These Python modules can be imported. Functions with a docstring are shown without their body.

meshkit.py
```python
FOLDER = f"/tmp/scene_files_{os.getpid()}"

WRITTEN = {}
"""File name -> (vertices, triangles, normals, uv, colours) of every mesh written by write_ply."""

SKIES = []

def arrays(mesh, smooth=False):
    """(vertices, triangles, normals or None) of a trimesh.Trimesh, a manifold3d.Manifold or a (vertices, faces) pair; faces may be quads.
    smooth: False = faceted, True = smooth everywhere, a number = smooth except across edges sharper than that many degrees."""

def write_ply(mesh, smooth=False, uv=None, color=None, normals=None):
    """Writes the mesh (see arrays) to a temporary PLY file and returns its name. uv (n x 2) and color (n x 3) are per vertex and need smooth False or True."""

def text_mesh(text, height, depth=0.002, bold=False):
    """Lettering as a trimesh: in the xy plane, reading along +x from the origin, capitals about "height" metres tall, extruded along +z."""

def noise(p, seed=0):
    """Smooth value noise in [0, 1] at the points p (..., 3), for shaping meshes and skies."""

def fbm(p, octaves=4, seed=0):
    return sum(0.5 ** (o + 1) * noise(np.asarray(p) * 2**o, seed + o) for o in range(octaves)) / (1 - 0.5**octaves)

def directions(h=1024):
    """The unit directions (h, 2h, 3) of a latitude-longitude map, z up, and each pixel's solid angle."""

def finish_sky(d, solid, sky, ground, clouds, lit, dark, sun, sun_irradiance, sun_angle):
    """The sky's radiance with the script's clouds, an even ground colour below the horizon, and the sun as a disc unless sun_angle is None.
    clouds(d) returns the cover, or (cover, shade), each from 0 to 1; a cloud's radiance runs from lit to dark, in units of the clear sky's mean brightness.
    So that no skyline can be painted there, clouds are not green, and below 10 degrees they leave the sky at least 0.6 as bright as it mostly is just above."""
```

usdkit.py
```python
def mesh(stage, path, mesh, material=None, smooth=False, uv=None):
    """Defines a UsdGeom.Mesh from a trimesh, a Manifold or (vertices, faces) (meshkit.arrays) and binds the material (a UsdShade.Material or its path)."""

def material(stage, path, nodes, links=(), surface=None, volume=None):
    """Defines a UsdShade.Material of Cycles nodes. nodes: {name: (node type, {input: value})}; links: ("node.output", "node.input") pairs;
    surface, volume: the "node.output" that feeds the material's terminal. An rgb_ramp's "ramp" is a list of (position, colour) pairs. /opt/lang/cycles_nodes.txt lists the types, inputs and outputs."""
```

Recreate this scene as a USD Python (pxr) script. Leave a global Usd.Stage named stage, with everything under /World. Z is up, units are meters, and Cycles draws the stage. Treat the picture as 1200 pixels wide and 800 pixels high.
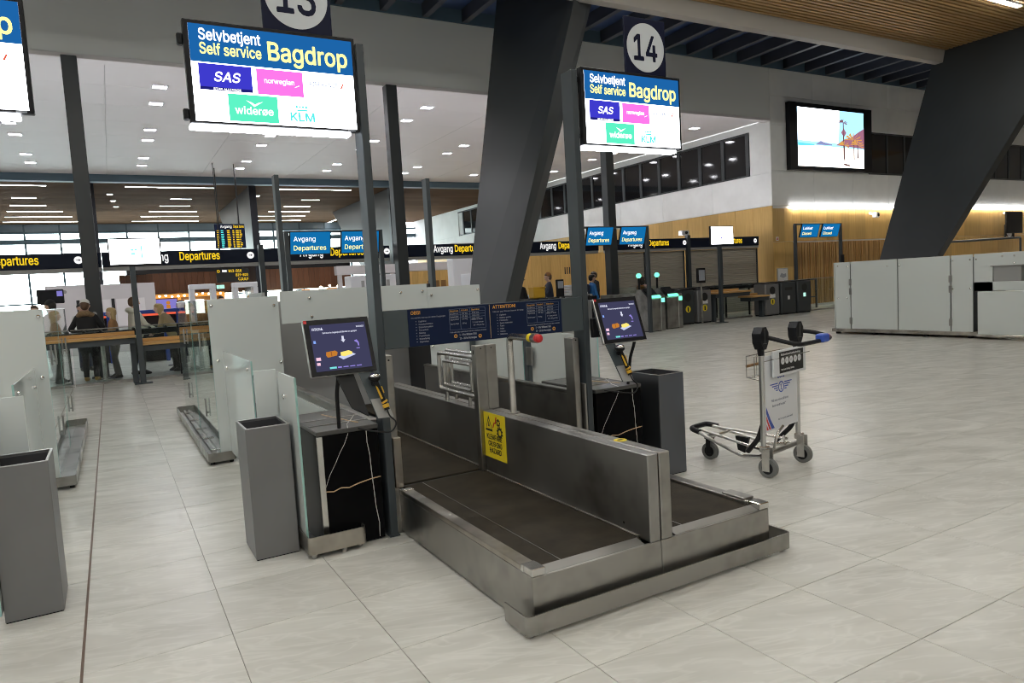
import math, random
import numpy as np, trimesh, manifold3d
import usdkit, meshkit
from pxr import Usd, UsdGeom, UsdLux, UsdShade, Gf, Sdf
from manifold3d import Manifold

stage = Usd.Stage.CreateInMemory()
UsdGeom.SetStageUpAxis(stage, UsdGeom.Tokens.z)
UsdGeom.SetStageMetersPerUnit(stage, 1.0)
UsdGeom.Xform.Define(stage, '/World'); UsdGeom.Scope.Define(stage, '/World/Looks')
rng = random.Random(7)

# ---------------------------------------------------------------- camera, sky, light levels
EXPOSURE = 0.0
LAMP = 49.0          # linear lamps in the slat ceiling
DOWN = 75.0          # recessed downlights
STRIP = 12.0         # light strips of the far hall
SKY = 2.0
YAW, PITCH, ROLL = 0.51293833, 0.08037249, -0.05812982
CAM_H = 1.5385
def camera():
    cy, sy, cp, sp = math.cos(YAW), math.sin(YAW), math.cos(PITCH), math.sin(PITCH)
    f = np.array([sy*cp, cy*cp, -sp]); r = np.array([cy, -sy, 0]); u = np.cross(r, f)
    c, s = math.cos(ROLL), math.sin(ROLL)
    r, u = c*r+s*u, -s*r+c*u
    cam = UsdGeom.Camera.Define(stage, '/World/camera')
    m = Gf.Matrix4d(*[float(v) for v in (*r, 0, *u, 0, *(-f), 0, 0, 0, CAM_H, 1)])
    cam.AddTransformOp().Set(m)
    cam.CreateHorizontalApertureAttr(36.0); cam.CreateVerticalApertureAttr(24.0)
    cam.CreateFocalLengthAttr(36*829.43/1200); cam.CreateClippingRangeAttr(Gf.Vec2f(0.05, 500))
    cam.CreateExposureAttr(EXPOSURE)
camera()
dome = UsdLux.DomeLight.Define(stage, '/World/sky')
dome.CreateIntensityAttr(SKY); dome.CreateColorAttr(Gf.Vec3f(0.93, 0.97, 1.0))

# ---------------------------------------------------------------- materials
L = {}
def mat(name, color=(.5,.5,.5), rough=.5, metal=0, vary=0, scale=8, spec=.5, bump=0, bscale=60, emit=None, strength=0, coat=0, stretch=None):
    n = {'p': ('principled_bsdf', {'base_color': color, 'roughness': rough, 'metallic': metal, 'specular_ior_level': spec, 'coat_weight': coat})}
    l = []
    if emit is not None:
        n['p'][1].update(emission_color=emit, emission_strength=strength)
    if vary or bump:
        n['g'] = ('texture_coordinate', {})
        n['m'] = ('mapping', {'scale': stretch or (1,1,1)})
        l += [('g.object', 'm.vector')]
    if vary:
        n['n'] = ('noise_texture', {'scale': scale, 'detail': 4.0, 'roughness': .6})
        a = tuple(c*(1-vary) for c in color); b = tuple(min(1, c*(1+vary)) for c in color)
        n['r'] = ('rgb_ramp', {'ramp': [(.25, a), (.75, b)]})
        l += [('m.vector', 'n.vector'), ('n.fac', 'r.fac'), ('r.color', 'p.base_color')]
    if bump:
        n['bn'] = ('noise_texture', {'scale': bscale, 'detail': 2.0})
        n['b'] = ('bump', {'strength': bump, 'distance': .004})
        l += [('m.vector', 'bn.vector'), ('bn.fac', 'b.height'), ('b.normal', 'p.normal')]
    L[name] = usdkit.material(stage, '/World/Looks/'+name, n, l, surface='p.BSDF')
    return L[name]
def glow(name, color, strength):
    L[name] = usdkit.material(stage, '/World/Looks/'+name, {'e': ('emission', {'color': color, 'strength': strength})}, [], surface='e.emission')

def steel(name, color, rough, smear=(1,1,60), dirt=.25):
    """brushed stainless steel with smudges"""
    L[name] = usdkit.material(stage, '/World/Looks/'+name, {
        'g': ('texture_coordinate', {}), 'm': ('mapping', {'scale': smear}),
        'n': ('noise_texture', {'scale': 6.0, 'detail': 3.0}), 'n2': ('noise_texture', {'scale': 2.2, 'detail': 4.0, 'roughness': .5}),
        'r': ('rgb_ramp', {'ramp': [(.3, tuple(c*(1-dirt*.6) for c in color)), (.55, color), (.8, tuple(min(1, c*1.1) for c in color))]}),
        'rr': ('map_range', {'from_min': .3, 'from_max': .7, 'to_min': rough-.07, 'to_max': rough+.1}),
        'b': ('bump', {'strength': .05, 'distance': .002}),
        'p': ('principled_bsdf', {'metallic': 1.0, 'roughness': rough})},
        [('g.object', 'm.vector'), ('m.vector', 'n.vector'), ('g.object', 'n2.vector'), ('n2.fac', 'r.fac'), ('r.color', 'p.base_color'), ('n2.fac', 'rr.value'), ('rr.result', 'p.roughness'), ('n.fac', 'b.height'), ('b.normal', 'p.normal')], surface='p.BSDF')

def wood(name, c1, c2, along='z', rough=.45, spec=.5):
    s = {'z': (14, 14, .8), 'x': (.6, 14, 14), 'y': (14, .6, 14)}[along]
    L[name] = usdkit.material(stage, '/World/Looks/'+name, {
        'g': ('geometry', {}), 'o': ('object_info', {}), 'm': ('mapping', {'scale': s}),
        'w': ('vector_math', {'math_type': 'scale', 'vector1': (31., 17., 23.)}), 'a': ('vector_math', {'math_type': 'add'}),
        'n': ('noise_texture', {'scale': 1.6, 'detail': 6.0, 'roughness': .6, 'distortion': .4}),
        'r': ('rgb_ramp', {'ramp': [(.25, c1), (.7, c2)]}),
        'h': ('hsv', {}), 'v': ('map_range', {'to_min': .86, 'to_max': 1.12}),
        'p': ('principled_bsdf', {'roughness': rough, 'specular_ior_level': spec})},
        [('g.position', 'm.vector'), ('o.random', 'w.scale'), ('m.vector', 'a.vector1'), ('w.vector', 'a.vector2'), ('a.vector', 'n.vector'), ('n.fac', 'r.fac'), ('r.color', 'h.color'), ('o.random', 'v.value'), ('v.result', 'h.value'), ('h.color', 'p.base_color')], surface='p.BSDF')

def floor_tile():
    L['floor_tile'] = usdkit.material(stage, '/World/Looks/floor_tile', {
        'g': ('geometry', {}),
        'c': ('mapping', {'location': (-.361/.6, -1.637/.6, 0), 'scale': (1/.6, 1/.6, 0)}),
        'fl': ('vector_math', {'math_type': 'floor'}),
        'wn': ('white_noise_texture', {'dimensions': '3D'}),
        'sc': ('vector_math', {'math_type': 'scale', 'scale': 9.0}),
        'rot': ('vector_rotate', {'rotate_type': 'z_axis', 'angle': .35}),
        'ad': ('vector_math', {'math_type': 'add'}),
        'st': ('mapping', {'scale': (1.1, 4.2, 1)}),
        'n': ('noise_texture', {'scale': 1.3, 'detail': 5.0, 'roughness': .55, 'distortion': .8}),
        'v': ('noise_texture', {'scale': 2.1, 'detail': 3.0, 'roughness': .5, 'distortion': 1.2}),
        'rv': ('rgb_ramp', {'ramp': [(.46, (0,0,0)), (.52, (1,1,1)), (.58, (0,0,0))]}),
        'r': ('rgb_ramp', {'ramp': [(.25, (.505, .495, .455)), (.5, (.545, .535, .495)), (.75, (.575, .565, .525))]}),
        'sv': ('math', {'math_type': 'multiply', 'value2': .3}),
        'mx': ('mix_color', {'blend_type': 'mix', 'b': (.73, .72, .68)}),
        'tone': ('map_range', {'to_min': .96, 'to_max': 1.03}),
        'h': ('hsv', {}),
        'rr': ('map_range', {'from_min': .3, 'from_max': .7, 'to_min': .24, 'to_max': .32}),
        'p': ('principled_bsdf', {'specular_ior_level': .5})},
        [('g.position', 'c.vector'), ('c.vector', 'fl.vector1'), ('fl.vector', 'wn.vector'), ('wn.color', 'sc.vector1'), ('g.position', 'rot.vector'), ('rot.vector', 'st.vector'), ('st.vector', 'ad.vector1'), ('sc.vector', 'ad.vector2'), ('ad.vector', 'n.vector'), ('ad.vector', 'v.vector'), ('v.fac', 'rv.fac'), ('n.fac', 'r.fac'), ('rv.color', 'sv.value1'), ('sv.value', 'mx.fac'), ('r.color', 'mx.a'), ('wn.value', 'tone.value'), ('tone.result', 'h.value'), ('mx.result', 'h.color'), ('h.color', 'p.base_color'), ('n.fac', 'rr.value'), ('rr.result', 'p.roughness')], surface='p.BSDF')
floor_tile()

def clear_glass(name, tint=(.9,.96,.94)):
    L[name] = usdkit.material(stage, '/World/Looks/'+name, {
        't': ('transparent_bsdf', {'color': tint}), 'g': ('glossy_bsdf', {'color': (1,1,1), 'roughness': .02}),
        'f': ('layer_weight', {'blend': .33}), 'gm': ('geometry', {}), 'iv': ('math', {'math_type': 'subtract', 'value1': 1.0}), 'mu': ('math', {'math_type': 'multiply'}), 'm': ('mix_closure', {})},
        [('gm.backfacing', 'iv.value2'), ('iv.value', 'mu.value1'), ('f.fresnel', 'mu.value2'), ('mu.value', 'm.fac'), ('t.BSDF', 'm.closure1'), ('g.BSDF', 'm.closure2')], surface='m.closure')
clear_glass('pane_glass'); clear_glass('barrier_glass', (.86, .92, .9))

mat('grout', (.2,.19,.17), .8); mat('joint_strip', (.16,.11,.085), .5, .3)
mat('concrete', (.93,.94,.93), .6, vary=.06, scale=1.2, bump=.1, bscale=30)
mat('fascia', (.88,.90,.89), .6); mat('soffit', (.86,.83,.84), .5, vary=.02, scale=.6)
mat('plain_wall', (.74,.74,.73), .7); mat('skylight_dark', (.03,.06,.15), .5); mat('louver', (.045,.05,.065), .45)
mat('beam_paint', (.42,.4,.37), .5); mat('blue_beam', (.10,.16,.21), .5)
mat('column_paint', (.035,.040,.044), .42, vary=.08, scale=1.5); mat('post_paint', (.042,.052,.060), .42, vary=.06, scale=2)
mat('rear_column', (.015,.018,.028), .4); mat('rear_flank', (.055,.05,.05), .35, spec=.25)
mat('board_grey', (.055,.070,.078), .45); mat('navy', (.006,.014,.05), .5, spec=.2); mat('header_navy', (.005,.010,.028), .5, spec=.2)
mat('frosted', (.64,.68,.67), .09, spec=.55); mat('frost_edge', (.35,.58,.54), .15)
steel('steel', (.39,.38,.36), .33, dirt=.2); steel('steel_dark', (.39,.385,.375), .36, dirt=.15); steel('lip_steel', (.25,.24,.225), .45); steel('steel_bright', (.68,.67,.65), .22, dirt=.1)
steel('steel_warm', (.46,.43,.385), .3, dirt=.15)
mat('bin_paint', (.20,.20,.205), .42, metal=.35, vary=.05, scale=3); mat('bin_dark', (.17,.18,.20), .33, metal=.9, vary=.05, scale=3); mat('bin_inside', (.05,.05,.055), .5)
mat('tunnel_grey', (.34,.34,.335), .45); mat('black_panel', (.02,.02,.022), .4); mat('rubber', (.012,.012,.013), .6)
mat('belt', (.030,.024,.016), .7, spec=.2, vary=.35, scale=7, bump=.3, bscale=300)
mat('black_plastic', (.012,.012,.014), .4, spec=.22); mat('chrome', (.8,.8,.8), .12, 1)
mat('yellow', (.85,.66,.02), .45); mat('yellow_dim', (.72,.42,.03), .45); mat('red', (.6,.03,.035), .35); mat('blue', (.03,.08,.42), .35); mat('red_blue', (.45,.05,.12), .35)
mat('ink', (.012,.012,.012), .5); mat('white_print', (.75,.76,.78), .5); mat('orange_print', (.75,.36,.05), .5); mat('grey_print', (.33,.35,.4), .5); mat('line_print', (.13,.17,.26), .5)
mat('sign_disc', (.60,.63,.66), .5); mat('sign_navy', (.005,.007,.028), .5, spec=.2)
mat('gold_edge', (.6,.45,.25), .3, .6); mat('gold_vein', (.55,.38,.22), .4); mat('white_vein', (.55,.54,.52), .4)
mat('marble', (.006,.006,.0065), .2, vary=.3, scale=4, spec=.02)
mat('stone_top', (.075,.073,.07), .25, vary=.15, scale=6)
mat('shutter', (.40,.365,.31), .55); mat('white_plastic', (.72,.73,.76), .4); mat('white_wall', (.7,.67,.68), .6)
mat('tyre', (.16,.165,.16), .6); mat('alu', (.62,.62,.62), .3, 1)
wood('oak', (.56,.345,.105), (.69,.45,.155)); wood('oak_dark', (.20,.10,.03), (.28,.15,.05)); wood('oak_slat', (.42,.24,.08), (.6,.37,.14))
wood('shelf_wood', (.5,.27,.08), (.62,.36,.13), 'x'); wood('ceiling_slat', (.42,.26,.10), (.56,.36,.16), 'x'); wood('cedar', (.13,.055,.025), (.2,.085,.04)); wood('rear_ceiling', (.125,.075,.048), (.165,.10,.062), 'x', .85, .02)
mat('dark_window', (.012,.012,.014), .06, spec=.6)
mat('spandrel', (.22,.30,.38), .25)
mat('snow', (.85,.87,.9), .8)
glow('lamp', (.99,1.0,.95), LAMP); glow('down', (.96,.95,1.0), DOWN); glow('strip', (1.0,.98,.93), STRIP)
glow('uplight', (.97,.95,1.0), 26.0); glow('sign_strip', (.92,.95,1.0), 16.0); glow('cove_up', (.98,.98,.97), 9.0); glow('cove', (1.0,.93,.8), 75.0)
glow('scr_white', (.93,.96,1.0), 2.6); glow('scr_blue', (.012,.13,.40), 1.0); glow('scr_pink', (.95,.16,.68), 1.25); glow('scr_indigo', (.05,.045,.62), 1.0)
glow('scr_indigo_dark', (.02,.02,.25), .7); glow('scr_green', (.10,.80,.50), 1.15); glow('scr_teal', (.10,.75,.72), 1.2); glow('scr_text', (1,1,1), 1.6); glow('scr_yellow', (1.0,.95,.30), 1.5); glow('scr_grey', (.14,.19,.40), 1.0)
glow('scr_panel', (.006,.16,.42), 1.0); glow('ui_bg', (.05,.05,.105), 1.0); glow('ui_white', (.8,.82,1), .9); glow('ui_lilac', (.3,.24,.72), 1); glow('ui_blue', (.25,.42,.95), 1); glow('ui_orange', (.55,.2,.03), 1); glow('ui_orange_dark', (.3,.1,.03), 1); glow('ui_yellow', (1,.82,.2), 1); glow('ui_tray', (.6,.65,.9), 1); glow('ui_pink', (.95,.6,.75), 1); glow('ui_teal', (.2,.75,.75), 1); glow('ui_red', (.8,.12,.06), 1)
glow('header_white', (.95,.95,.95), 1.0); glow('header_yellow', (1.0,.66,.02), 1.0)
glow('green_light', (.2,1.0,.62), 1.6); glow('sky_blue', (.35,.72,1.0), 1.6); glow('sand', (1,.93,.85), 2.2); glow('sea', (.15,.72,.85), 1.2); glow('hill', (.45,.18,.28), .9); glow('palm_crown', (.35,.16,.2), .7); glow('palm_orange', (.85,.42,.10), .95); glow('palm_trunk', (.25,.13,.12), .7); glow('hill_blue', (.3,.33,.6), 1)
glow('shop_white', (1,.97,.9), 3.0); glow('shop_orange', (1.0,.42,.08), 1.0); glow('shop_violet', (.25,.22,.65), .9); glow('bulb', (1,.85,.6), 10.0); glow('shop_yellow', (1,.75,.15), 1.4); glow('exit_green', (.45,.85,.7), 1.2)

# ---------------------------------------------------------------- helpers
_count = {}
def _path(name, parent):
    base = (str(parent.GetPath()) if parent else '/World') + '/'
    k = base + name; n = _count.get(k, 0); _count[k] = n + 1
    return k if n == 0 else f'{k}_{n:03d}'
def tag(p, label=None, cat=None, group=None, kind=None):
    for k, v in (('label', label), ('category', cat), ('group', group), ('kind', kind)):
        if v: p.SetCustomDataByKey(k, v)
    return p
def obj(name, mesh, m, parent=None, smooth=False, label=None, cat=None, group=None, kind=None):
    if isinstance(mesh, list) and name in ('white_lettering','yellow_lettering','grey_lettering','orange_lettering','orange_heading','table_lines','step_lettering','pink_tile','vent','slot','opening'):
        for q in mesh: p = obj({'table_lines': 'table_line'}.get(name, name), q, m, parent, smooth, label, cat, group, kind)
        return p
    if isinstance(mesh, list): mesh = cat_(mesh)
    p = usdkit.mesh(stage, _path(name, parent), mesh, L[m], smooth=smooth).GetPrim()
    return tag(p, label, cat, group, kind)
def thing(name, label, cat, loc=(0,0,0), rz=0, group=None, kind=None):
    x = UsdGeom.Xform.Define(stage, _path(name, None))
    if any(loc): x.AddTranslateOp().Set(Gf.Vec3d(*map(float, loc)))
    if rz: x.AddRotateZOp().Set(float(rz))
    return tag(x.GetPrim(), label, cat, group, kind)
def dup(root, loc, label=None, rz=0, group=None):
    was = root.GetCustomData()
    x = UsdGeom.Xform.Define(stage, _path(root.GetName(), None)); p = x.GetPrim()
    p.GetReferences().AddInternalReference(root.GetPath()); p.SetInstanceable(True)
    x.ClearXformOpOrder()
    x.AddTransformOp(opSuffix='place').Set(Gf.Matrix4d().SetRotate(Gf.Rotation(Gf.Vec3d(0,0,1), rz)) * Gf.Matrix4d().SetTranslate(Gf.Vec3d(*map(float, loc))))
    return tag(p, label or was.get('label'), was.get('category'), group or was.get('group'))
def cat_(ms): return trimesh.util.concatenate([m for m in ms if m is not None])
_S = np.array([(a,b,c) for a in (-1,1) for b in (-1,1) for c in (-1,1)], float)
_T = np.concatenate([np.where(np.eye(3)[k], 1, .8)*_S for k in range(3)])
_TK = np.concatenate([np.tile(np.eye(3)[k], (8,1)) for k in range(3)])
_TS = np.tile(_S, (3,1))
_CF = None
def box(x0,x1,y0,y1,z0,z1,b=.003):
    global _CF
    if x1<x0: x0,x1=x1,x0
    if y1<y0: y0,y1=y1,y0
    if z1<z0: z0,z1=z1,z0
    c = np.array([(x0+x1)/2,(y0+y1)/2,(z0+z1)/2]); hh = np.array([x1-x0,y1-y0,z1-z0])/2
    if b <= 0:
        m = trimesh.creation.box(extents=2*hh); m.apply_translation(c); return m
    b = min(b, hh.min()*.45)
    if _CF is None:
        from scipy.spatial import ConvexHull
        h = ConvexHull(_T); f = h.simplices.copy()
        for i, s in enumerate(f):
            n = np.cross(_T[s[1]]-_T[s[0]], _T[s[2]]-_T[s[0]])
            if n @ h.equations[i][:3] < 0: f[i] = s[::-1]
        _CF = f
    return trimesh.Trimesh(c + _TS*(hh - b*(1-_TK)), _CF, process=False)
def prism(pts, axis, a, b):
    """closed polygon extruded along an axis; pts are the other two coordinates in xyz order"""
    from shapely.geometry import Polygon
    m = trimesh.creation.extrude_polygon(Polygon(pts), abs(b-a), engine='earcut'); v = m.vertices.copy(); v[:,2] += min(a,b)
    o = {'z': v, 'y': v[:, [0,2,1]], 'x': v[:, [2,0,1]]}[axis]
    f = m.faces if axis != 'y' else m.faces[:, ::-1]
    return trimesh.Trimesh(o, f, process=False)
def hull(pts): return trimesh.convex.convex_hull(np.array(pts, float))
def cyl(p, q, r, n=16, r2=None):
    p, q = np.array(p,float), np.array(q,float); d = q-p; l = np.linalg.norm(d); d /= l
    a = np.cross(d, [0,0,1] if abs(d[2])<.9 else [1,0,0]); a /= np.linalg.norm(a); b = np.cross(d,a)
    t = np.arange(n)*2*np.pi/n; ring = np.outer(np.cos(t),a)+np.outer(np.sin(t),b)
    v = np.vstack([p+ring*r, q+ring*(r if r2 is None else r2), p, q]); f=[]
    for i in range(n):
        j=(i+1)%n; f += [(i,j,n+j),(i,n+j,n+i),(2*n,j,i),(2*n+1,n+i,n+j)]
    return trimesh.Trimesh(v,f,process=False)
def tube(pts, r, n=12, fillet=0):
    pts = [np.array(p,float) for p in pts]
    if fillet:
        out=[pts[0]]
        for a,b,c in zip(pts,pts[1:],pts[2:]):
            u=(a-b)/np.linalg.norm(a-b); w=(c-b)/np.linalg.norm(c-b); k=min(fillet,np.linalg.norm(a-b)*.45,np.linalg.norm(c-b)*.45)
            for t in np.linspace(0,1,6): out.append((1-t)**2*(b+u*k)+2*t*(1-t)*b+t*t*(b+w*k))
        pts=out+[pts[-1]]
    P=np.array(pts); T=np.gradient(P,axis=0); T/=np.linalg.norm(T,axis=1)[:,None]
    a=np.cross(T[0],[0,0,1] if abs(T[0][2])<.9 else [1,0,0]); a/=np.linalg.norm(a); v=[]; th=np.arange(n)*2*np.pi/n
    for p,t in zip(P,T):
        a=a-t*(a@t); a/=np.linalg.norm(a); b=np.cross(t,a); v.append(p+r*(np.outer(np.cos(th),a)+np.outer(np.sin(th),b)))
    m=len(P); v=np.vstack(v+[P[:1],P[-1:]]); f=[]
    for k in range(m-1):
        for i in range(n):
            j=(i+1)%n; f+=[(k*n+i,k*n+j,(k+1)*n+j),(k*n+i,(k+1)*n+j,(k+1)*n+i)]
    for i in range(n):
        j=(i+1)%n; f+=[(m*n,j,i),(m*n+1,(m-1)*n+i,(m-1)*n+j)]
    return trimesh.Trimesh(v,f,process=False)
def ball(c, r, sub=2, s=(1,1,1)):
    m = trimesh.creation.icosphere(subdivisions=sub, radius=r); m.apply_scale(s); m.apply_translation(c); return m
def place(m, o, ux, uy):
    """moves a mesh drawn in the xy plane (z towards the reader) to origin o with axes ux, uy"""
    m = m.copy(); ux, uy = np.array(ux,float), np.array(uy,float); n = np.cross(ux,uy)
    m.vertices = np.array(o,float) + m.vertices @ np.array([ux,uy,n]); return m
_tc = {}
def text(s, w=None, h=.1, bold=False, depth=.0015, shear=0):
    k=(s,bold)
    if k not in _tc: _tc[k]=meshkit.text_mesh(s, 1.0, .01, bold)
    m=_tc[k].copy(); v=m.vertices; x0,x1=v[:,0].min(),v[:,0].max()
    sx = (w/(x1-x0)) if w else h
    v = np.c_[(v[:,0]-x0)*sx + shear*v[:,1]*h, v[:,1]*h, v[:,2]/.01*depth]; m.vertices=v; return m
def ftext(s, x, y, z, w=None, h=.1, bold=False, depth=.0015, shear=0):   # faces -y
    return place(text(s,w,h,bold,depth,shear), (x,y,z), (1,0,0), (0,0,1))
def rect(x0,x1,y,z0,z1,t=.0015): return box(x0,x1,y-t,y,z0,z1,0)
def disc(x,y,z,r,t=.002,n=32,ri=0):   # faces -y
    if ri: 
        m=trimesh.creation.annulus(r_min=ri,r_max=r,height=t,sections=n)
    else: m=trimesh.creation.cylinder(radius=r,height=t,sections=n)
    return place(m,(x,y-t/2,z),(1,0,0),(0,0,1))
def poly(pts, y, t=.0015): return prism(pts,'y',y-t,y)

# ---------------------------------------------------------------- the setting: floor
def build_floor():
    fl = thing('floor', 'pale grey stone tile floor of the hall', 'floor', kind='structure')
    obj('grout_bed', box(-14,42,-14,54,-.06,-.004,0), 'grout', fl)
    xs = [.361+.6*k for k in range(-24,69)]; ys = [1.637+.6*k for k in range(-26,87)]
    near, far = [], []
    for x in xs:
        for y in ys:
            if x+.6>42 or x<-14 or y<-14 or y+.6>53.9: continue
            cx,cy = x+.3,y+.3; d = math.hypot(cx,cy); ang = math.degrees(math.atan2(cx,cy))-29.4
            (near if (abs(ang)<40 and d>1.2) else far).append((d,x,y))
    near.sort(); far += near[300:]; near = near[:300]
    tile = box(.0015,.5985,.0015,.5985,-.012,0,.0012)
    for d,x,y in near:
        m = tile.copy(); m.apply_translation((x,y,0)); obj('tile', m, 'floor_tile', fl)
    t0 = np.array([(.0015,.0015,0),(.5985,.0015,0),(.5985,.5985,0),(.0015,.5985,0),(.0015,.0015,-.006),(.5985,.0015,-.006),(.5985,.5985,-.006),(.0015,.5985,-.006)])
    f0 = np.array([(0,1,2),(0,2,3),(0,4,5),(0,5,1),(1,5,6),(1,6,2),(2,6,7),(2,7,3),(3,7,4),(3,4,0)])
    O = np.array([(x,y,0) for _,x,y in far]); n=len(O)
    v = (O[:,None,:]+t0[None]).reshape(-1,3); f = (f0[None]+8*np.arange(n)[:,None,None]).reshape(-1,3)
    obj('tile', trimesh.Trimesh(v,f,process=False), 'floor_tile', fl, kind='stuff')
    obj('joint_strip', box(-.247,-.235,-2,18,-.002,.0012,.0005), 'joint_strip', fl, label='dark brown movement joint strip')
build_floor()

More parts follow.
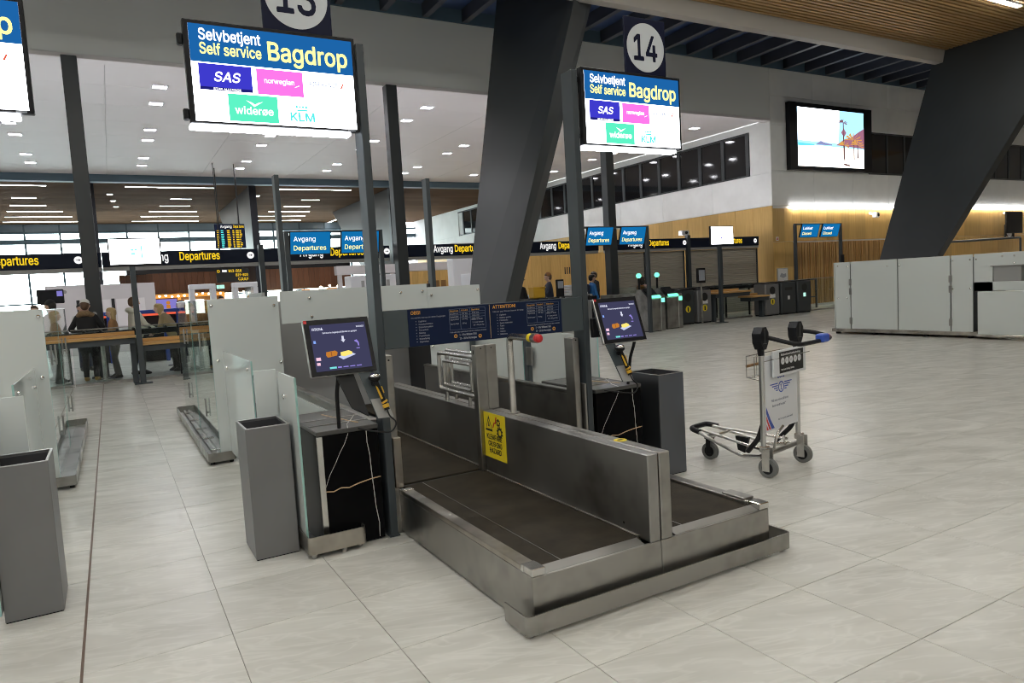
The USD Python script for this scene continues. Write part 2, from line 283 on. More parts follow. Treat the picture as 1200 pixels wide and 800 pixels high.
# ---------------------------------------------------------------- shell
XW = 21.86      # side wall, Y0: end wall / fascia line
YW = 18.4
def build_shell():
    # end wall to the right: concrete panels above oak
    w = thing('wall_right', 'white concrete wall above oak boards beside the closed gates', 'wall', kind='structure')
    obj('backing', box(XW+.02,42,YW+.03,YW+.3,0,9.6,0), 'plain_wall', w)
    cols = [XW+.004]+[XW+2.4*k for k in range(1,9)]+[42]
    rows = [(3.92,5.22),(6.9,7.95),(7.95,8.93)]
    for z0,z1 in rows:
        for a,b in zip(cols,cols[1:]): obj('concrete_panel', box(a+.004,b-.004,YW,YW+.03,z0+.004,z1-.004,.003), 'concrete', w)
    for a,b in zip(cols,cols[1:]):
        if a<27.6: obj('concrete_panel', box(a+.004,min(b,27.7)-.004,YW,YW+.03,5.224,6.896,.003), 'concrete', w)
    x=XW+.01; i=0
    while x<41.8:
        wd = .46 if i%5 else .62
        obj('oak_board', box(x+.002,x+wd-.002,YW-.01,YW+.03,2.56,3.80,.003), 'oak', w)
        if x<22.9 or x>31.6: obj('oak_board', box(x+.002,x+wd-.002,YW-.01,YW+.03,.02,2.55,.003), 'oak', w)
        x+=wd; i+=1
    obj('slat_backing', box(22.9,31.9,YW+.015,YW+.03,.1,2.5,0), 'oak_dark', w)
    x=22.95; k=0
    while x<31.8:
        wd = .07 if (k%7 in (0,3,4)) else (.16 if k%7==5 else .045); gap = .05 if k%3 else .09
        obj('oak_slat', box(x,x+wd,YW-.03,YW+.015,.1,2.5,.002), 'oak_slat', w); x+=wd+gap; k+=1
    obj('light_cove', box(XW+.9,42,YW-.09,YW-.005,3.87,3.92,.004), 'white_plastic', w)
    obj('cove_lens', box(XW+.92,41.9,YW-.085,YW-.02,3.862,3.872,0), 'cove', w)
    obj('cove_top', box(XW+.92,41.9,YW-.085,YW-.03,3.92,3.926,0), 'cove_up', w)
    obj('cove_face', box(XW+.92,41.9,YW-.094,YW-.089,3.872,3.912,0), 'scr_white', w)
    # end-wall window band
    win = thing('window_1', 'dark window band in the white wall beside the video wall', 'window', kind='structure')
    obj('sill', box(27.7,42,YW-.02,YW+.03,5.2,5.27,.004), 'column_paint', win); obj('head', box(27.7,42,YW-.02,YW+.03,6.86,6.92,.004), 'column_paint', win)
    for k in range(12):
        a=27.7+1.22*k
        obj('mullion', box(a,a+.1,YW-.02,YW+.03,5.27,6.86,.004), 'column_paint', win)
        obj('pane', box(a+.1,min(a+1.22,42),YW+.01,YW+.02,5.27,6.86,0), 'dark_window', win)
    # side wall running away
    s = thing('wall_side', 'white wall running away above an oak base', 'wall', kind='structure')
    obj('backing', box(XW+.035,XW+.25,YW+.3,54,0,7.1,0), 'plain_wall', s)
    for k in range(12):
        a=YW+3*k; obj('concrete_panel', box(XW,XW+.035,a+.004,min(a+3,53.9)-.004,3.92,5.14,.003), 'concrete', s)
    obj('concrete_panel', box(XW,XW+.035,YW+.004,19.4,5.148,7.06,.003), 'concrete', s)
    for k in range(12):
        a=19.4+3*k; obj('concrete_panel', box(XW,XW+.035,a+.004,min(a+3,53.9)-.004,6.80,7.06,.003), 'concrete', s)
    y=YW+.004
    while y<53.4:
        obj('oak_board', box(XW-.01,XW+.035,y+.003,y+.897,.02,3.9,.003), 'oak', s); y+=.9
    wn = thing('window_2', 'row of dark office windows along the white side wall', 'window', kind='structure')
    obj('sill', box(XW-.02,XW+.03,19.42,45.5,5.14,5.2,.004), 'column_paint', wn); obj('head', box(XW-.02,XW+.03,19.42,45.5,6.72,6.8,.004), 'column_paint', wn)
    for k in range(21):
        a=19.42+1.26*k
        obj('mullion', box(XW-.03,XW+.03,a,a+.16,5.2,6.72,.004), 'column_paint', wn)
        if k<20: obj('pane', box(XW+.012,XW+.022,a+.16,a+1.26,5.2,6.72,0), 'dark_window', wn)
    obj('wall_above', box(XW,XW+.03,45.5,53.9,5.15,6.8,0), 'concrete', s)
    # fascia and soffit
    t = thing('trim_1', 'grey white fascia above the departures soffit', 'trim', kind='structure')
    obj('fascia_board', box(-14,XW,YW,YW+.25,7.08,8.928,.01), 'fascia', t); obj('fascia_lip', box(-14,XW,YW-.03,YW+.28,7.0,7.1,.01), 'soffit', t)
    obj('fascia_cap', box(-14,42,YW-.02,YW+.25,8.93,9.3,.01), 'blue_beam', t)
    c = thing('ceiling_1', 'white soffit ceiling over the departures gates', 'ceiling', kind='structure')
    for i in range(10):
        for j in range(8):
            a=-14+3.6*i; b=YW+.28+1.95*j
            obj('soffit_panel', box(a+.004,min(a+3.6,XW)-.004,b+.004,b+1.946,7.08,7.12,.004), 'soffit', c)
    obj('soffit_bed', box(-14,XW,YW+.25,34.4,7.115,7.3,0), 'plain_wall', c)
    tb = thing('trim_2', 'blue grey beam along the back of the soffit', 'trim', kind='structure')
    obj('beam', box(-14,XW,34.28,34.7,6.78,7.2,.01), 'blue_beam', tb)
    # far hall ceiling and glass wall
    c2 = thing('ceiling_2', 'brown boarded ceiling of the far hall', 'ceiling', kind='structure')
    for k in range(24):
        a=34.7+.8*k; obj('ceiling_board', box(-14,XW,a+.006,a+.794,7.0,7.05,.004), 'rear_ceiling', c2)
    obj('ceiling_bed', box(-14,XW,34.7,54,7.05,7.3,0), 'oak_dark', c2)
    g = thing('window_3', 'bright glazed end wall of the far hall', 'window', kind='structure')
    zs=[(.1,2.0),(2.08,4.0),(4.08,5.77),(6.05,6.42),(6.54,7.0)]
    for k in range(19):
        a=-13.6+1.88*k
        obj('mullion', box(a-.05,a+.05,53.6,53.75,0,7.0,.004), 'blue_beam', g)
        if a+1.88<XW:
            for z0,z1 in zs: obj('pane', box(a+.05,a+1.83,53.66,53.675,z0,z1,0), 'spandrel' if z0>6.5 else 'pane_glass', g)
    for z0,z1 in ((0,.1),(2.0,2.08),(4.0,4.08),(5.77,6.05),(6.42,6.54)): obj('transom', box(-14,XW,53.55,53.8,z0,z1,.004), 'blue_beam', g)
    # skylight with louvers, beam, slat ceiling
    sk = thing('skylight', 'dark blue roof light crossed by deep louvers', 'skylight', kind='structure')
    obj('roof_glass', box(-14,42,12.9,YW+.1,9.32,9.42,0), 'skylight_dark', sk)
    for k in range(44):
        a=4.592+1.208*(k-14)
        if a>41.5: break
        obj('louver', box(a-.09,a+.09,13.11,YW-.03,8.95,9.31,.006), 'louver', sk)
    tr = thing('trim_3', 'grey steel edge beam below the slat ceiling', 'trim', kind='structure')
    obj('edge_beam', box(-14,42,12.85,13.1,7.62,9.75,.01), 'beam_paint', tr)
    c3 = thing('ceiling_3', 'oak slat ceiling over the check-in hall', 'ceiling', kind='structure')
    obj('ceiling_bed', box(-14,42,-14,12.9,8.22,8.4,0), 'oak_dark', c3)
    for k in range(190):
        y=12.78-.14*k
        if y<-13.9: break
        obj('slat', box(-14,42,y-.042,y+.042,8.0,8.12,0), 'ceiling_slat', c3)
    for k in range(12): obj('batten', box(-12+4.4*k,-11.9+4.4*k,-13.9,12.8,8.12,8.22,0), 'oak_dark', c3)
    for nm, lb, bx in (('wall_left','plain wall closing the hall beside the first lane',(-14.2,-14,-14,54,0,9.9)), ('wall_front','plain wall behind the check-in lanes',(-14,42,-14.2,-14,0,9.9)), ('wall_end','plain wall at the far end of the concrete wall',(42,42.2,-14,19,0,9.9))):
        o=thing(nm, lb, 'wall', kind='structure'); obj('wall_face', box(*bx,0), 'plain_wall', o)
    obj('wall_upper', box(-14,42,YW+.25,YW+.4,7.3,9.9,0), 'plain_wall', label='plain upstand wall above the soffit', cat='wall', kind='structure')
    obj('ground', box(-60,70,53.9,150,-.6,-.3,0), 'snow', label='snowy ground outside the glazed end wall', cat='ground', kind='structure')
build_shell()

# ---------------------------------------------------------------- lamps
def build_lamps():
    q = thing('ceiling_light', 'long white linear lamp recessed in the oak slat ceiling', 'ceiling light', (16.4,9.85,7.96), group='linear lamps in the slat ceiling')
    obj('housing', box(0,4.9,-.08,.08,.015,.16,.004), 'white_plastic', q); obj('diffuser', box(.02,4.88,-.06,.06,0,.015,0), 'lamp', q)
    for y in (9.85,5.3,.8,-3.7,-8.2):
        for k in range(-4,3):
            if k>0 and y<9: continue
            if (y,k)==(9.85,0): continue
            x=16.4+6.6*k
            if x>36 or x<-12 or (k==0 and y<9) or (k==-1 and y<9): continue
            dup(q,(x,y,7.96))
    d=None
    for i,x in enumerate([1.62+3.68*k for k in range(-3,6)]):
        for y in (20.4,22.1,25.4,27.0,30.25,31.9):
            if x>21: continue
            if d is None:
                d=thing('downlight', 'small bright square downlight in the white soffit', 'downlight', (x,y,7.06), group='downlights in the white soffit')
                obj('frame', [box(-.19,.19,-.16,-.13,0,.03,.003),box(-.19,.19,.13,.16,0,.03,.003),box(-.19,-.16,-.13,.13,0,.03,.003),box(.16,.19,-.13,.13,0,.03,.003)], 'white_plastic', d)
                obj('lens', box(-.16,.16,-.13,.13,.006,.018,0), 'down', d)
            else: dup(d,(x,y,7.06))
    for x,y0 in ((7.45,47.3),(14.9,47.9)):
        st=thing('light_strip','long white light strip running away beside a raking column','light strip',(x,y0,6.95),group='long strips beside the raking columns'); obj('tray', box(-.09,.09,0,5.6,.012,.046,.003),'white_plastic',st); obj('lens', box(-.075,.075,.01,5.59,0,.012,0),'strip',st)
    # strips of the far hall: (x0,x1,y)
    for bx in (-4.1,2.7,9.4):
        for x0,x1,y in ((-1.6,2.2,36.9),(.55,1.55,40.9),(.2,1.75,43.8),(-.2,2.35,46.4),(-.55,2.7,49.0),(-.95,3.0,51.7)):
            w=x1-x0; st=thing('light_strip', 'slim white light strip on the brown ceiling of the far hall', 'light strip', (bx+x0,y,6.95), group='light strips of the far hall')
            obj('tray', box(0,w,-.09,.09,.012,.046,.003), 'white_plastic', st); obj('lens', box(.01,w-.01,-.075,.075,0,.012,0), 'strip', st)
        sp=None
        for k in range(3):
            st=thing('ceiling_spot', 'tiny bright spot lamp in the brown ceiling of the far hall', 'spot lamp', (bx+4.6+.15*k,39.4+2.4*k,6.95), group='spot lamps of the far hall')
            obj('ring', cyl((0,0,0),(0,0,.05),.14,16), 'white_plastic', st); obj('lens', cyl((0,0,-.006),(0,0,0),.11,16), 'down', st)
build_lamps()

# ---------------------------------------------------------------- structural columns
def build_columns():
    a=thing('leaning_column', 'huge dark steel column leaning over the information board', 'column')
    pts_front=lambda z,x0,k,w: ((x0+k*z),(x0+k*z+w))
    x0,k,w=6.83,.3335,.44
    b=lambda z,dy,xx: (xx,13+dy,z)
    lo=[(x0,13,0),(x0+w,13.25,0),(x0-.1,14.2,0),(x0+w,14.2,0)]
    zt=9.7; xt=x0+k*zt; hi=[(xt,13,zt),(xt+w+.25,13.3,zt),(xt-.1,17.3,zt),(xt+w+.2,17.3,zt)]
    obj('shaft', hull(lo+hi), 'column_paint', a); 
    # right column: plane leaning to +x, ridge running toward the hall
    c=thing('leaning_column', 'huge dark steel column leaning beside the frosted glass booth', 'column')
    f=lambda z:20.64+.33*z
    lo=[(f(0),13.9,0),(f(0)+.4,13.9,0),(f(0),12.7,0),(f(0)+.34,12.72,0)]
    zt=8.6; hi=[(f(zt),13.1,zt),(f(zt)+.4,13.1,zt),(f(zt),8.85,zt),(f(zt)+.4,8.87,zt)]
    obj('shaft', hull(lo+hi), 'column_paint', c)
    for x,l in ((-.45,'dark blue raking column of the far hall beside the first gate post'),(6.3,'dark blue raking column of the far hall behind the flight board'),(13.35,'dark blue raking column of the far hall behind the tall post of lane thirteen')):
        r=thing('raking_column', l, 'column')
        obj('shaft', hull([(x,36,6.98),(x+.32,36,6.98),(x,36.3,6.98),(x+.32,36.3,6.98),(x,36,0),(x+.32,36,0),(x,36.3,0),(x+.32,36.3,0)]), 'rear_column', r)
        obj('flank', hull([(x+.05,36.3,6.98),(x+.27,36.3,6.98),(x+.05,47,6.98),(x+.27,47,6.98),(x+.05,36.3,0),(x+.27,36.3,0),(x+.05,37.5,0),(x+.27,37.5,0)]), 'rear_flank', r)
    for x,l in ((-.43,'dark square column standing behind the travellers at the barrier'),(6.86,'dark square column between the tall post of lane thirteen and the leaning column'),(14.0,'dark square column behind the tall post of lane fourteen')):
        t=thing('square_column', l, 'column', (x,18.15,0))
        obj('shaft', box(0,.3,0,.3,0,6.99,.01), 'column_paint', t); obj('base_plate', box(-.04,.34,-.04,.34,0,.03,.005), 'column_paint', t)
        if x<0: obj('round_plate', disc(.13,0,1.42,.05,.02,20), 'steel_bright', t)
build_columns()


# ---------------------------------------------------------------- departures header, shutters, barrier
YH = 18.72
def build_header():
    segs=[(-3.6,-.06,None,-2.16,-.511,'first over the white haired traveller'),(-.05,3.36,.72,1.564,3.184,'behind the wide white monitor'),(3.5,6.84,4.4,5.2,6.762,'behind the pair of blue screens at the flight board'),(7.18,10.58,8.159,8.826,None,'between the square column and the leaning column'),(10.74,13.98,11.728,12.42,None,'above the two travellers at the barrier'),(14.32,17.8,15.2,16.089,17.711,'over the first roller shutters'),(17.98,21.45,18.9,19.66,21.257,'ending at the oak wall')]
    for x0,x1,xa,xd,xc,l in segs:
        t=thing('departures_sign', f'navy header with yellow letters {l}', 'sign')
        obj('band', box(x0,x1,YH,YH+.22,2.47,2.8,.006), 'header_navy', t); obj('under_rail', box(x0,x1,YH+.03,YH+.2,2.38,2.468,.004), 'tunnel_grey', t)
        obj('uplight', box(x0+.1,x1-.1,YH+.11,YH+.2,2.8,2.803,0), 'uplight', t)
        if xa: obj('white_lettering', ftext('Avgang',xa,YH,2.575,w=.6,h=.19,bold=True), 'header_white', t)
        obj('yellow_lettering', ftext('Departures',xd,YH,2.575,w=.9,h=.19,bold=True), 'header_yellow', t)
        if xc:
            i=obj('round_icon', disc(xc,YH,2.645,.085), 'header_white', t); obj('arrow', [rect(xc-.04,xc+.04,YH-.003,2.638,2.652),poly([(xc+.01,2.62),(xc+.045,2.645),(xc+.01,2.67)],YH-.003)], 'header_navy', i)
    for x,l in ((3.38,'dark steel gate post under the header beside the flight board'),(17.82,'dark steel gate post between the roller shutters'),(10.6,'dark steel gate post hidden by the leaning column')):
        p=thing('gate_post', l, 'post'); obj('shaft', box(x,x+.12,YH-.06,YH+.1,0,2.9,.006), 'post_paint', p); obj('base_plate', box(x-.06,x+.18,YH-.12,YH+.16,0,.02,.004), 'post_paint', p)
    for a,b,l in ((14.4,16.02,'first from the tall post of lane fourteen'),(16.1,17.80,'second from the tall post of lane fourteen'),(17.96,19.5,'third from the tall post of lane fourteen'),(19.62,21.5,'last before the oak wall')):
        s=thing('roller_shutter', f'closed beige roller shutter, {l}', 'shutter')
        n=66; zz=np.linspace(.02,2.37,n); v=[];f=[]
        for i,z in enumerate(zz):
            y=YH+.16+(.012 if i%2 else 0); v+=[(a+.04,y,z),(b-.04,y,z)]
            if i: f+=[(2*i-2,2*i-1,2*i+1),(2*i-2,2*i+1,2*i)]
        m0=len(v); v+=[(x,y+.03,z) for x,y,z in v[:2*n]]
        f+=[tuple(m0+k for k in t[::-1]) for t in f]
        obj('curtain', trimesh.Trimesh(v,f,process=False), 'shutter', s)
        for x in (a,b-.04): obj('guide', box(x,x+.04,YH+.12,YH+.22,0,2.37,.003), 'post_paint', s)
    jb=thing('camera_box', 'small white camera on the header over the gate post', 'camera'); obj('body', box(17.6,17.95,18.7,18.9,2.905,3.07,.02), 'white_plastic', jb); obj('lens', cyl((17.78,18.66,2.99),(17.78,18.7,2.99),.05), 'ink', jb)
build_header()

def screen_portal(x0,x1,y,ztop,screens,label,words,tilt=0,left=True):
    p=thing('screen_gantry', label, 'gantry')
    obj('crossbar', box(x0,x1,y,y+.08,ztop-.05,ztop,.004), 'post_paint', p)
    for x in ((x0,x1-.09) if left else (x1-.09,)): obj('post', box(x,x+.09,y,y+.1,0,ztop-.05,.005), 'post_paint', p)
    for a,b in screens:
        s=thing('gate_screen', f'blue gate screen, {words[2]}, {words[3][screens.index((a,b))]}', 'screen')
        d=-.30
        O=np.array((a,y-.09,ztop-.02)); ux=np.array((1,0,0)); uy=np.array((0,d,1.0)); uy/=np.linalg.norm(uy)
        hgt=.5; w=b-a
        fr=box(0,w,-hgt,0,-.05,0,.006); obj('case', place(fr,O,ux,uy),'black_plastic',s)
        obj('panel', place(box(.02,w-.02,-hgt+.02,-.02,0,.003,0),O,ux,uy),'scr_panel',s)
        m=text(words[0],w*.52,.1); m.apply_translation((w*.1,-.21,.003)); obj('lettering',place(m,O,ux,uy),'scr_text',s)
        m=text(words[1],w*(.78 if len(words[1])>7 else .5),.1); m.apply_translation((w*.1,-.4,.003)); obj('lettering',place(m,O,ux,uy),'scr_yellow',s)
def build_gates():
    screen_portal(3.24,5.35,15.0,2.9,[(3.33,4.19),(4.4,5.26)],'slim steel gantry carrying two blue screens behind the tall post of lane thirteen',('Avgang','Departures','Avgang Departures',('on the gantry near the flight board','half hidden by the tall post of lane thirteen')))
    screen_portal(10.65,12.92,15.0,2.91,[(10.81,11.66),(11.9,12.77)],'slim steel gantry carrying two blue screens behind the tall post of lane fourteen',('Avgang','Departures','Avgang Departures',('next to the tall post of lane fourteen','beside the roller shutters')))
    screen_portal(21.35,23.95,17.0,3.1,[(21.62,22.6),(22.75,23.75)],'slim steel gantry carrying two closed screens before the oak slats',('Lukket','Closed','Lukket Closed',('nearer the white wall corner','nearer the leaning column')))
    for x,y,w,z0,z1,px,l,c in ((.09,15.75,.885,2.36,2.85,.46,'wide white glowing monitor on a dark post above the wooden shelf','green_light'),(15.83,15.6,.92,2.38,2.91,16.24,'white glowing monitor on a dark post before the roller shutters','ui_lilac')):
        m=thing('gate_monitor', l, 'monitor')
        obj('case', box(x-.02,x+w+.02,y,y+.07,z0-.03,z1+.02,.008),'black_plastic',m)
        s=obj('screen', rect(x,x+w,y,z0,z1,.004),'scr_white',m)
        for r_ in (rect(x+w*.42,x+w*.47,y-.004,z0+.26,z0+.3),rect(x+w*.5,x+w*.54,y-.004,z0+.26,z0+.3),rect(x+w*.42,x+w*.5,y-.004,z0+.18,z0+.22),rect(x+w*.62,x+w*.64,y-.004,z0+.12,z0+.36)): obj('pictogram', r_, c, s)
        obj('post', box(px-.05,px+.05,y+.03,y+.13,.02,z0-.02,.005),'post_paint',m); obj('base_plate', box(px-.16,px+.16,y-.04,y+.22,0,.02,.004),'post_paint',m)
    # glass barrier with wooden shelves, on both sides
    YB=16.25
    def shelf(x0,x1,z,l,legs=()):
        s=thing('barrier_shelf', l, 'shelf')
        obj('wooden_top', box(x0,x1,YB-.32,YB+.28,z-.05,z,.008),'shelf_wood',s); obj('back_edge', box(x0,x1,YB+.2,YB+.28,z,z+.07,.006),'shelf_wood',s); obj('apron', box(x0+.01,x1-.01,YB-.26,YB+.2,z-.17,z-.052,.004),'post_paint',s)
        for x in legs: obj('leg', box(x-.05,x+.05,YB-.1,YB+.05,0,z-.17,.005),'post_paint',s)
    shelf(-1.75,.40,.97,'oak shelf on the glass barrier in front of the traveller in a brown jacket',(-1.4,.34))
    shelf(.43,3.2,.80,'lower oak shelf on the glass barrier beside the frosted booth',(3.1,))
    shelf(16.32,17.85,.92,'oak shelf on the glass barrier between two dark waste bins',(16.45,))
    shelf(17.88,18.72,.72,'lower oak shelf against the dark waste bin',(18.62,))
    def pane(x0,x1,l,up=()):
        g=thing('glass_panel', l, 'glass panel'); obj('glass', box(x0,x1,YB+.32,YB+.335,.03,1.12,.002),'barrier_glass',g); [obj('upright', box(u_,u_+.03,YB+.30,YB+.35,.05,1.12,.003),'black_plastic',g) for u_ in up]; obj('bottom_rail', box(x0,x1,YB+.29,YB+.36,0,.05,.003),'steel',g); obj('top_rail', box(x0,x1,YB+.3,YB+.35,1.12,1.14,.003),'steel',g)
    pane(-1.9,-.74,'clear glass barrier panel under the oak shelf by the frosted booth',(-.79,)); pane(-.72,.46,'clear glass barrier panel under the higher oak shelf'); pane(.48,1.9,'clear glass barrier panel under the lower oak shelf',(1.2,)); pane(1.92,3.3,'clear glass barrier panel behind the frosted booth')
    pane(16.9,18.55,'clear glass barrier panel between the dark waste bins'); pane(21.1,22.9,'clear glass barrier panel before the oak slats')
    for i,(x,y) in enumerate(((-.20,17.38),(1.32,19.6),(1.38,19.0),(1.42,18.4))):
        p=thing('queue_post', ['silver queue post behind the glass between two travellers','silver queue post furthest behind the glass by the lower shelf','silver queue post in the middle of three behind the lower shelf','silver queue post nearest the glass by the lower shelf'][i], 'post',(x,y,0))
        obj('pole', cyl((0,0,.03),(0,0,.86),.045,16),'steel_bright',p,smooth=40); obj('foot', cyl((0,0,0),(0,0,.03),.17,24,),'steel_bright',p,smooth=40); obj('cap', ball((0,0,.87),.055,2,(1,1,.6)),'steel_bright',p,smooth=True)
    for i,(x,y) in enumerate(((17.3,18.0),(17.7,17.6),(18.1,17.9))):
        p=thing('queue_post', ['thin silver queue post behind glass near the roller shutters, first of three','thin silver queue post behind glass near the roller shutters, middle of three','thin silver queue post behind glass near the roller shutters, last of three'][i], 'post',(x,y,0))
        obj('pole', cyl((0,0,.03),(0,0,.8),.035,12),'steel',p,smooth=40); obj('foot', cyl((0,0,0),(0,0,.03),.17,20),'steel',p,smooth=40)
    # dark waste bins in the barrier line
    for x0,x1,z,l,kind in ((15.05,15.6,1.05,'dark waste bin beside the second green lit gate',1),(15.72,16.32,1.03,'dark waste bin with a white notice and yellow mark before the shutters',2),(18.74,19.42,1.06,'dark waste bin with a white notice at the end of the lower shelf',2),(19.5,20.24,1.08,'dark waste bin with a wide slot under the framed picture',3),(20.32,21.02,1.09,'dark waste bin with a green mark nearest the oak slats',4)):
        b=thing('waste_bin', l, 'bin'); y=16.15; c=(x0+x1)/2
        obj('body', box(x0,x1,y,y+.5,.04,z,.03),'bin_paint' if kind==2 else 'column_paint',b,smooth=40); obj('plinth', box(x0+.03,x1-.03,y+.03,y+.47,0,.04,.004),'black_plastic',b); obj('lid', box(x0+.02,x1-.02,y+.02,y+.48,z,z+.03,.01),'black_plastic',b)
        obj('opening', disc(c,y,z-.22,.13,.006) if kind!=3 else box(c-.18,c+.18,y-.004,y,z-.27,z-.17,.03),'ink',b)
        if kind in (1,2): r=obj('yellow_mark', disc(c,y,.47,.10,.004),'yellow',b); obj('bottle_sign', box(c-.025,c+.025,y-.007,y-.004,.40,.53,.01),'ink',r)
        if kind==2: obj('notice', rect(c-.13,c+.13,y,.60,.72,.003),'white_print',b)
        if kind==3: obj('white_mark', rect(c-.05,c+.05,y,.5,.62,.003),'white_print',b)
        if kind==4: obj('green_mark', rect(c-.06,c+.06,y,.55,.68,.003),'exit_green',b)
    # automatic gates with green lights
    for i,(x0,y0) in enumerate(((12.93,15.15),(13.86,15.45))):
        g=thing('access_gate', ['brushed steel access gate with green lights nearer the tall post of lane fourteen','brushed steel access gate with green lights beside the waste bins'][i], 'gate',(x0,y0,0))
        obj('cabinet', prism([(0,.02),(2.2,.02),(2.2,1.05),(.55,1.05),(.5,1.18),(.32,1.18),(.05,.95),(0,.9)],'x',0,.42),'steel',g)
        obj('end_column', box(.43,.6,.0,.3,.0,1.0,.02),'steel_dark',g)
        obj('scanner_slope', prism([(.03,.96),(.30,1.19),(.28,1.21),(.01,.98)],'x',.04,.38),'black_plastic',g)
        obj('reader_light', prism([(-.01,.93),(.06,.99),(.04,1.01),(-.03,.95)],'x',.06,.44),'green_light',g)
        obj('arrow_light', box(.45,.58,-.006,0,.80,.92,.01),'green_light',g)
        obj('mast', cyl((.1,.5,1.18),(.1,.5,1.5),.03,12),'black_plastic',g,smooth=40); obj('status_light', ball((.1,.5,1.57),.075,2),'green_light',g,smooth=True)
        obj('wing', prism([(.35,.25),(1.9,.25),(1.9,1.25),(.7,1.25)],'x',.5,.515),'barrier_glass',g)
        obj('plinth', box(-.01,.43,0,2.2,0,.02,.003),'black_plastic',g)
    # dark roller conveyors behind the barrier
    for x0,x1,y,l in ((-.95,2.0,16.66,'black tray conveyor behind the glass barrier by the wooden shelves'),(9.0,12.7,17.2,'black tray conveyor behind the information board'),(14.6,21.2,17.0,'black tray conveyor in front of the roller shutters')):
        c=thing('tray_conveyor', l, 'conveyor'); obj('bed', box(x0,x1,y,y+.6,.95,1.06,.01),'black_plastic',c)
        for k in range(int((x1-x0)/.3)): obj('roller', cyl((x0+.15+.3*k,y+.05,1.07),(x0+.15+.3*k,y+.55,1.07),.03,8),'rubber',c)
        for k in range(max(2,int((x1-x0)/1.6)+1)):
            xx=x0+.1+k*(x1-x0-.25)/max(1,int((x1-x0)/1.6)); [obj('leg', box(xx,xx+.05,yy,yy+.05,0,.95,.004),'black_plastic',c) for yy in (y+.05,y+.48)]
    fp=thing('framed_picture','white framed picture leaning on the oak wall above the waste bins','picture'); obj('frame', box(21.98,22.58,18.355,18.39,1.04,1.56,.006),'alu',fp); obj('print', rect(22.01,22.55,18.355,1.07,1.53,.004),'white_print',fp); obj('drawing', poly([(22.1,1.25),(22.2,1.38),(22.33,1.33),(22.45,1.36),(22.47,1.24),(22.3,1.18)],18.35,.002),'grey_print',fp)
    rd=thing('red_notice','small red pictogram notice on the oak wall','notice'); obj('plate', rect(22.0,22.14,18.388,2.6,2.74,.004),'white_print',rd); obj('flame', poly([(22.03,2.63),(22.11,2.63),(22.1,2.72),(22.06,2.7)],18.384,.002),'red',rd)
    bp=thing('barrier_post','tall thin black post by the frosted glass booth','post'); obj('pole', box(22.0,22.07,15.6,15.7,0,1.9,.005),'black_plastic',bp); obj('base_plate', box(21.9,22.17,15.5,15.8,0,.02,.004),'black_plastic',bp)
    gt=thing('wicket_gate','low grey steel gate frame before the oak slats','gate'); 
    for x in (21.5,22.4,23.2): obj('upright', box(x,x+.06,17.6,17.66,.0,1.05,.004),'post_paint',gt)
    obj('rail', box(21.5,23.26,17.6,17.66,1.05,1.1,.004),'post_paint',gt); obj('rail', box(21.5,23.26,17.61,17.65,.4,.44,.004),'post_paint',gt)
    # cameras and screens on the oak wall
    for x,l in ((27.7,'small white wall camera on the oak wall near the leaning column'),(38.2,'small white wall camera above the black wall screen')):
        c=thing('wall_camera', l, 'camera'); obj('bracket', cyl((x,18.39,3.6),(x,18.2,3.55),.05,12),'white_plastic',c); obj('head', box(x-.1,x+.1,18.0,18.22,3.4,3.62,.03),'white_plastic',c); obj('lens', cyl((x,17.98,3.5),(x,18.0,3.5),.06,12),'ink',c)
    b=thing('screen_stand','black screen on a bent steel bar above the frosted booth','screen'); obj('bar', tube([(31.0,17.2,2.25),(37.2,17.2,2.35),(37.25,17.2,2.3),(37.25,17.2,0)],.05,8,.1),'post_paint',b); obj('neck', cyl((36.6,17.2,2.36),(36.6,17.2,2.6),.05,10),'black_plastic',b); obj('case', box(35.9,37.3,17.12,17.22,2.55,3.55,.02),'black_plastic',b)
    k=thing('wall_clock','round white clock in a dark case on the oak wall','clock'); obj('case', box(38.25,38.95,18.3,18.39,2.4,3.05,.03),'ink',k); obj('face', disc(38.6,18.3,2.72,.28,.006),'white_print',k); obj('hand', poly([(38.58,2.7),(38.62,2.7),(38.75,2.9),(38.72,2.92)],18.292,.003),'ink',k)
build_gates()

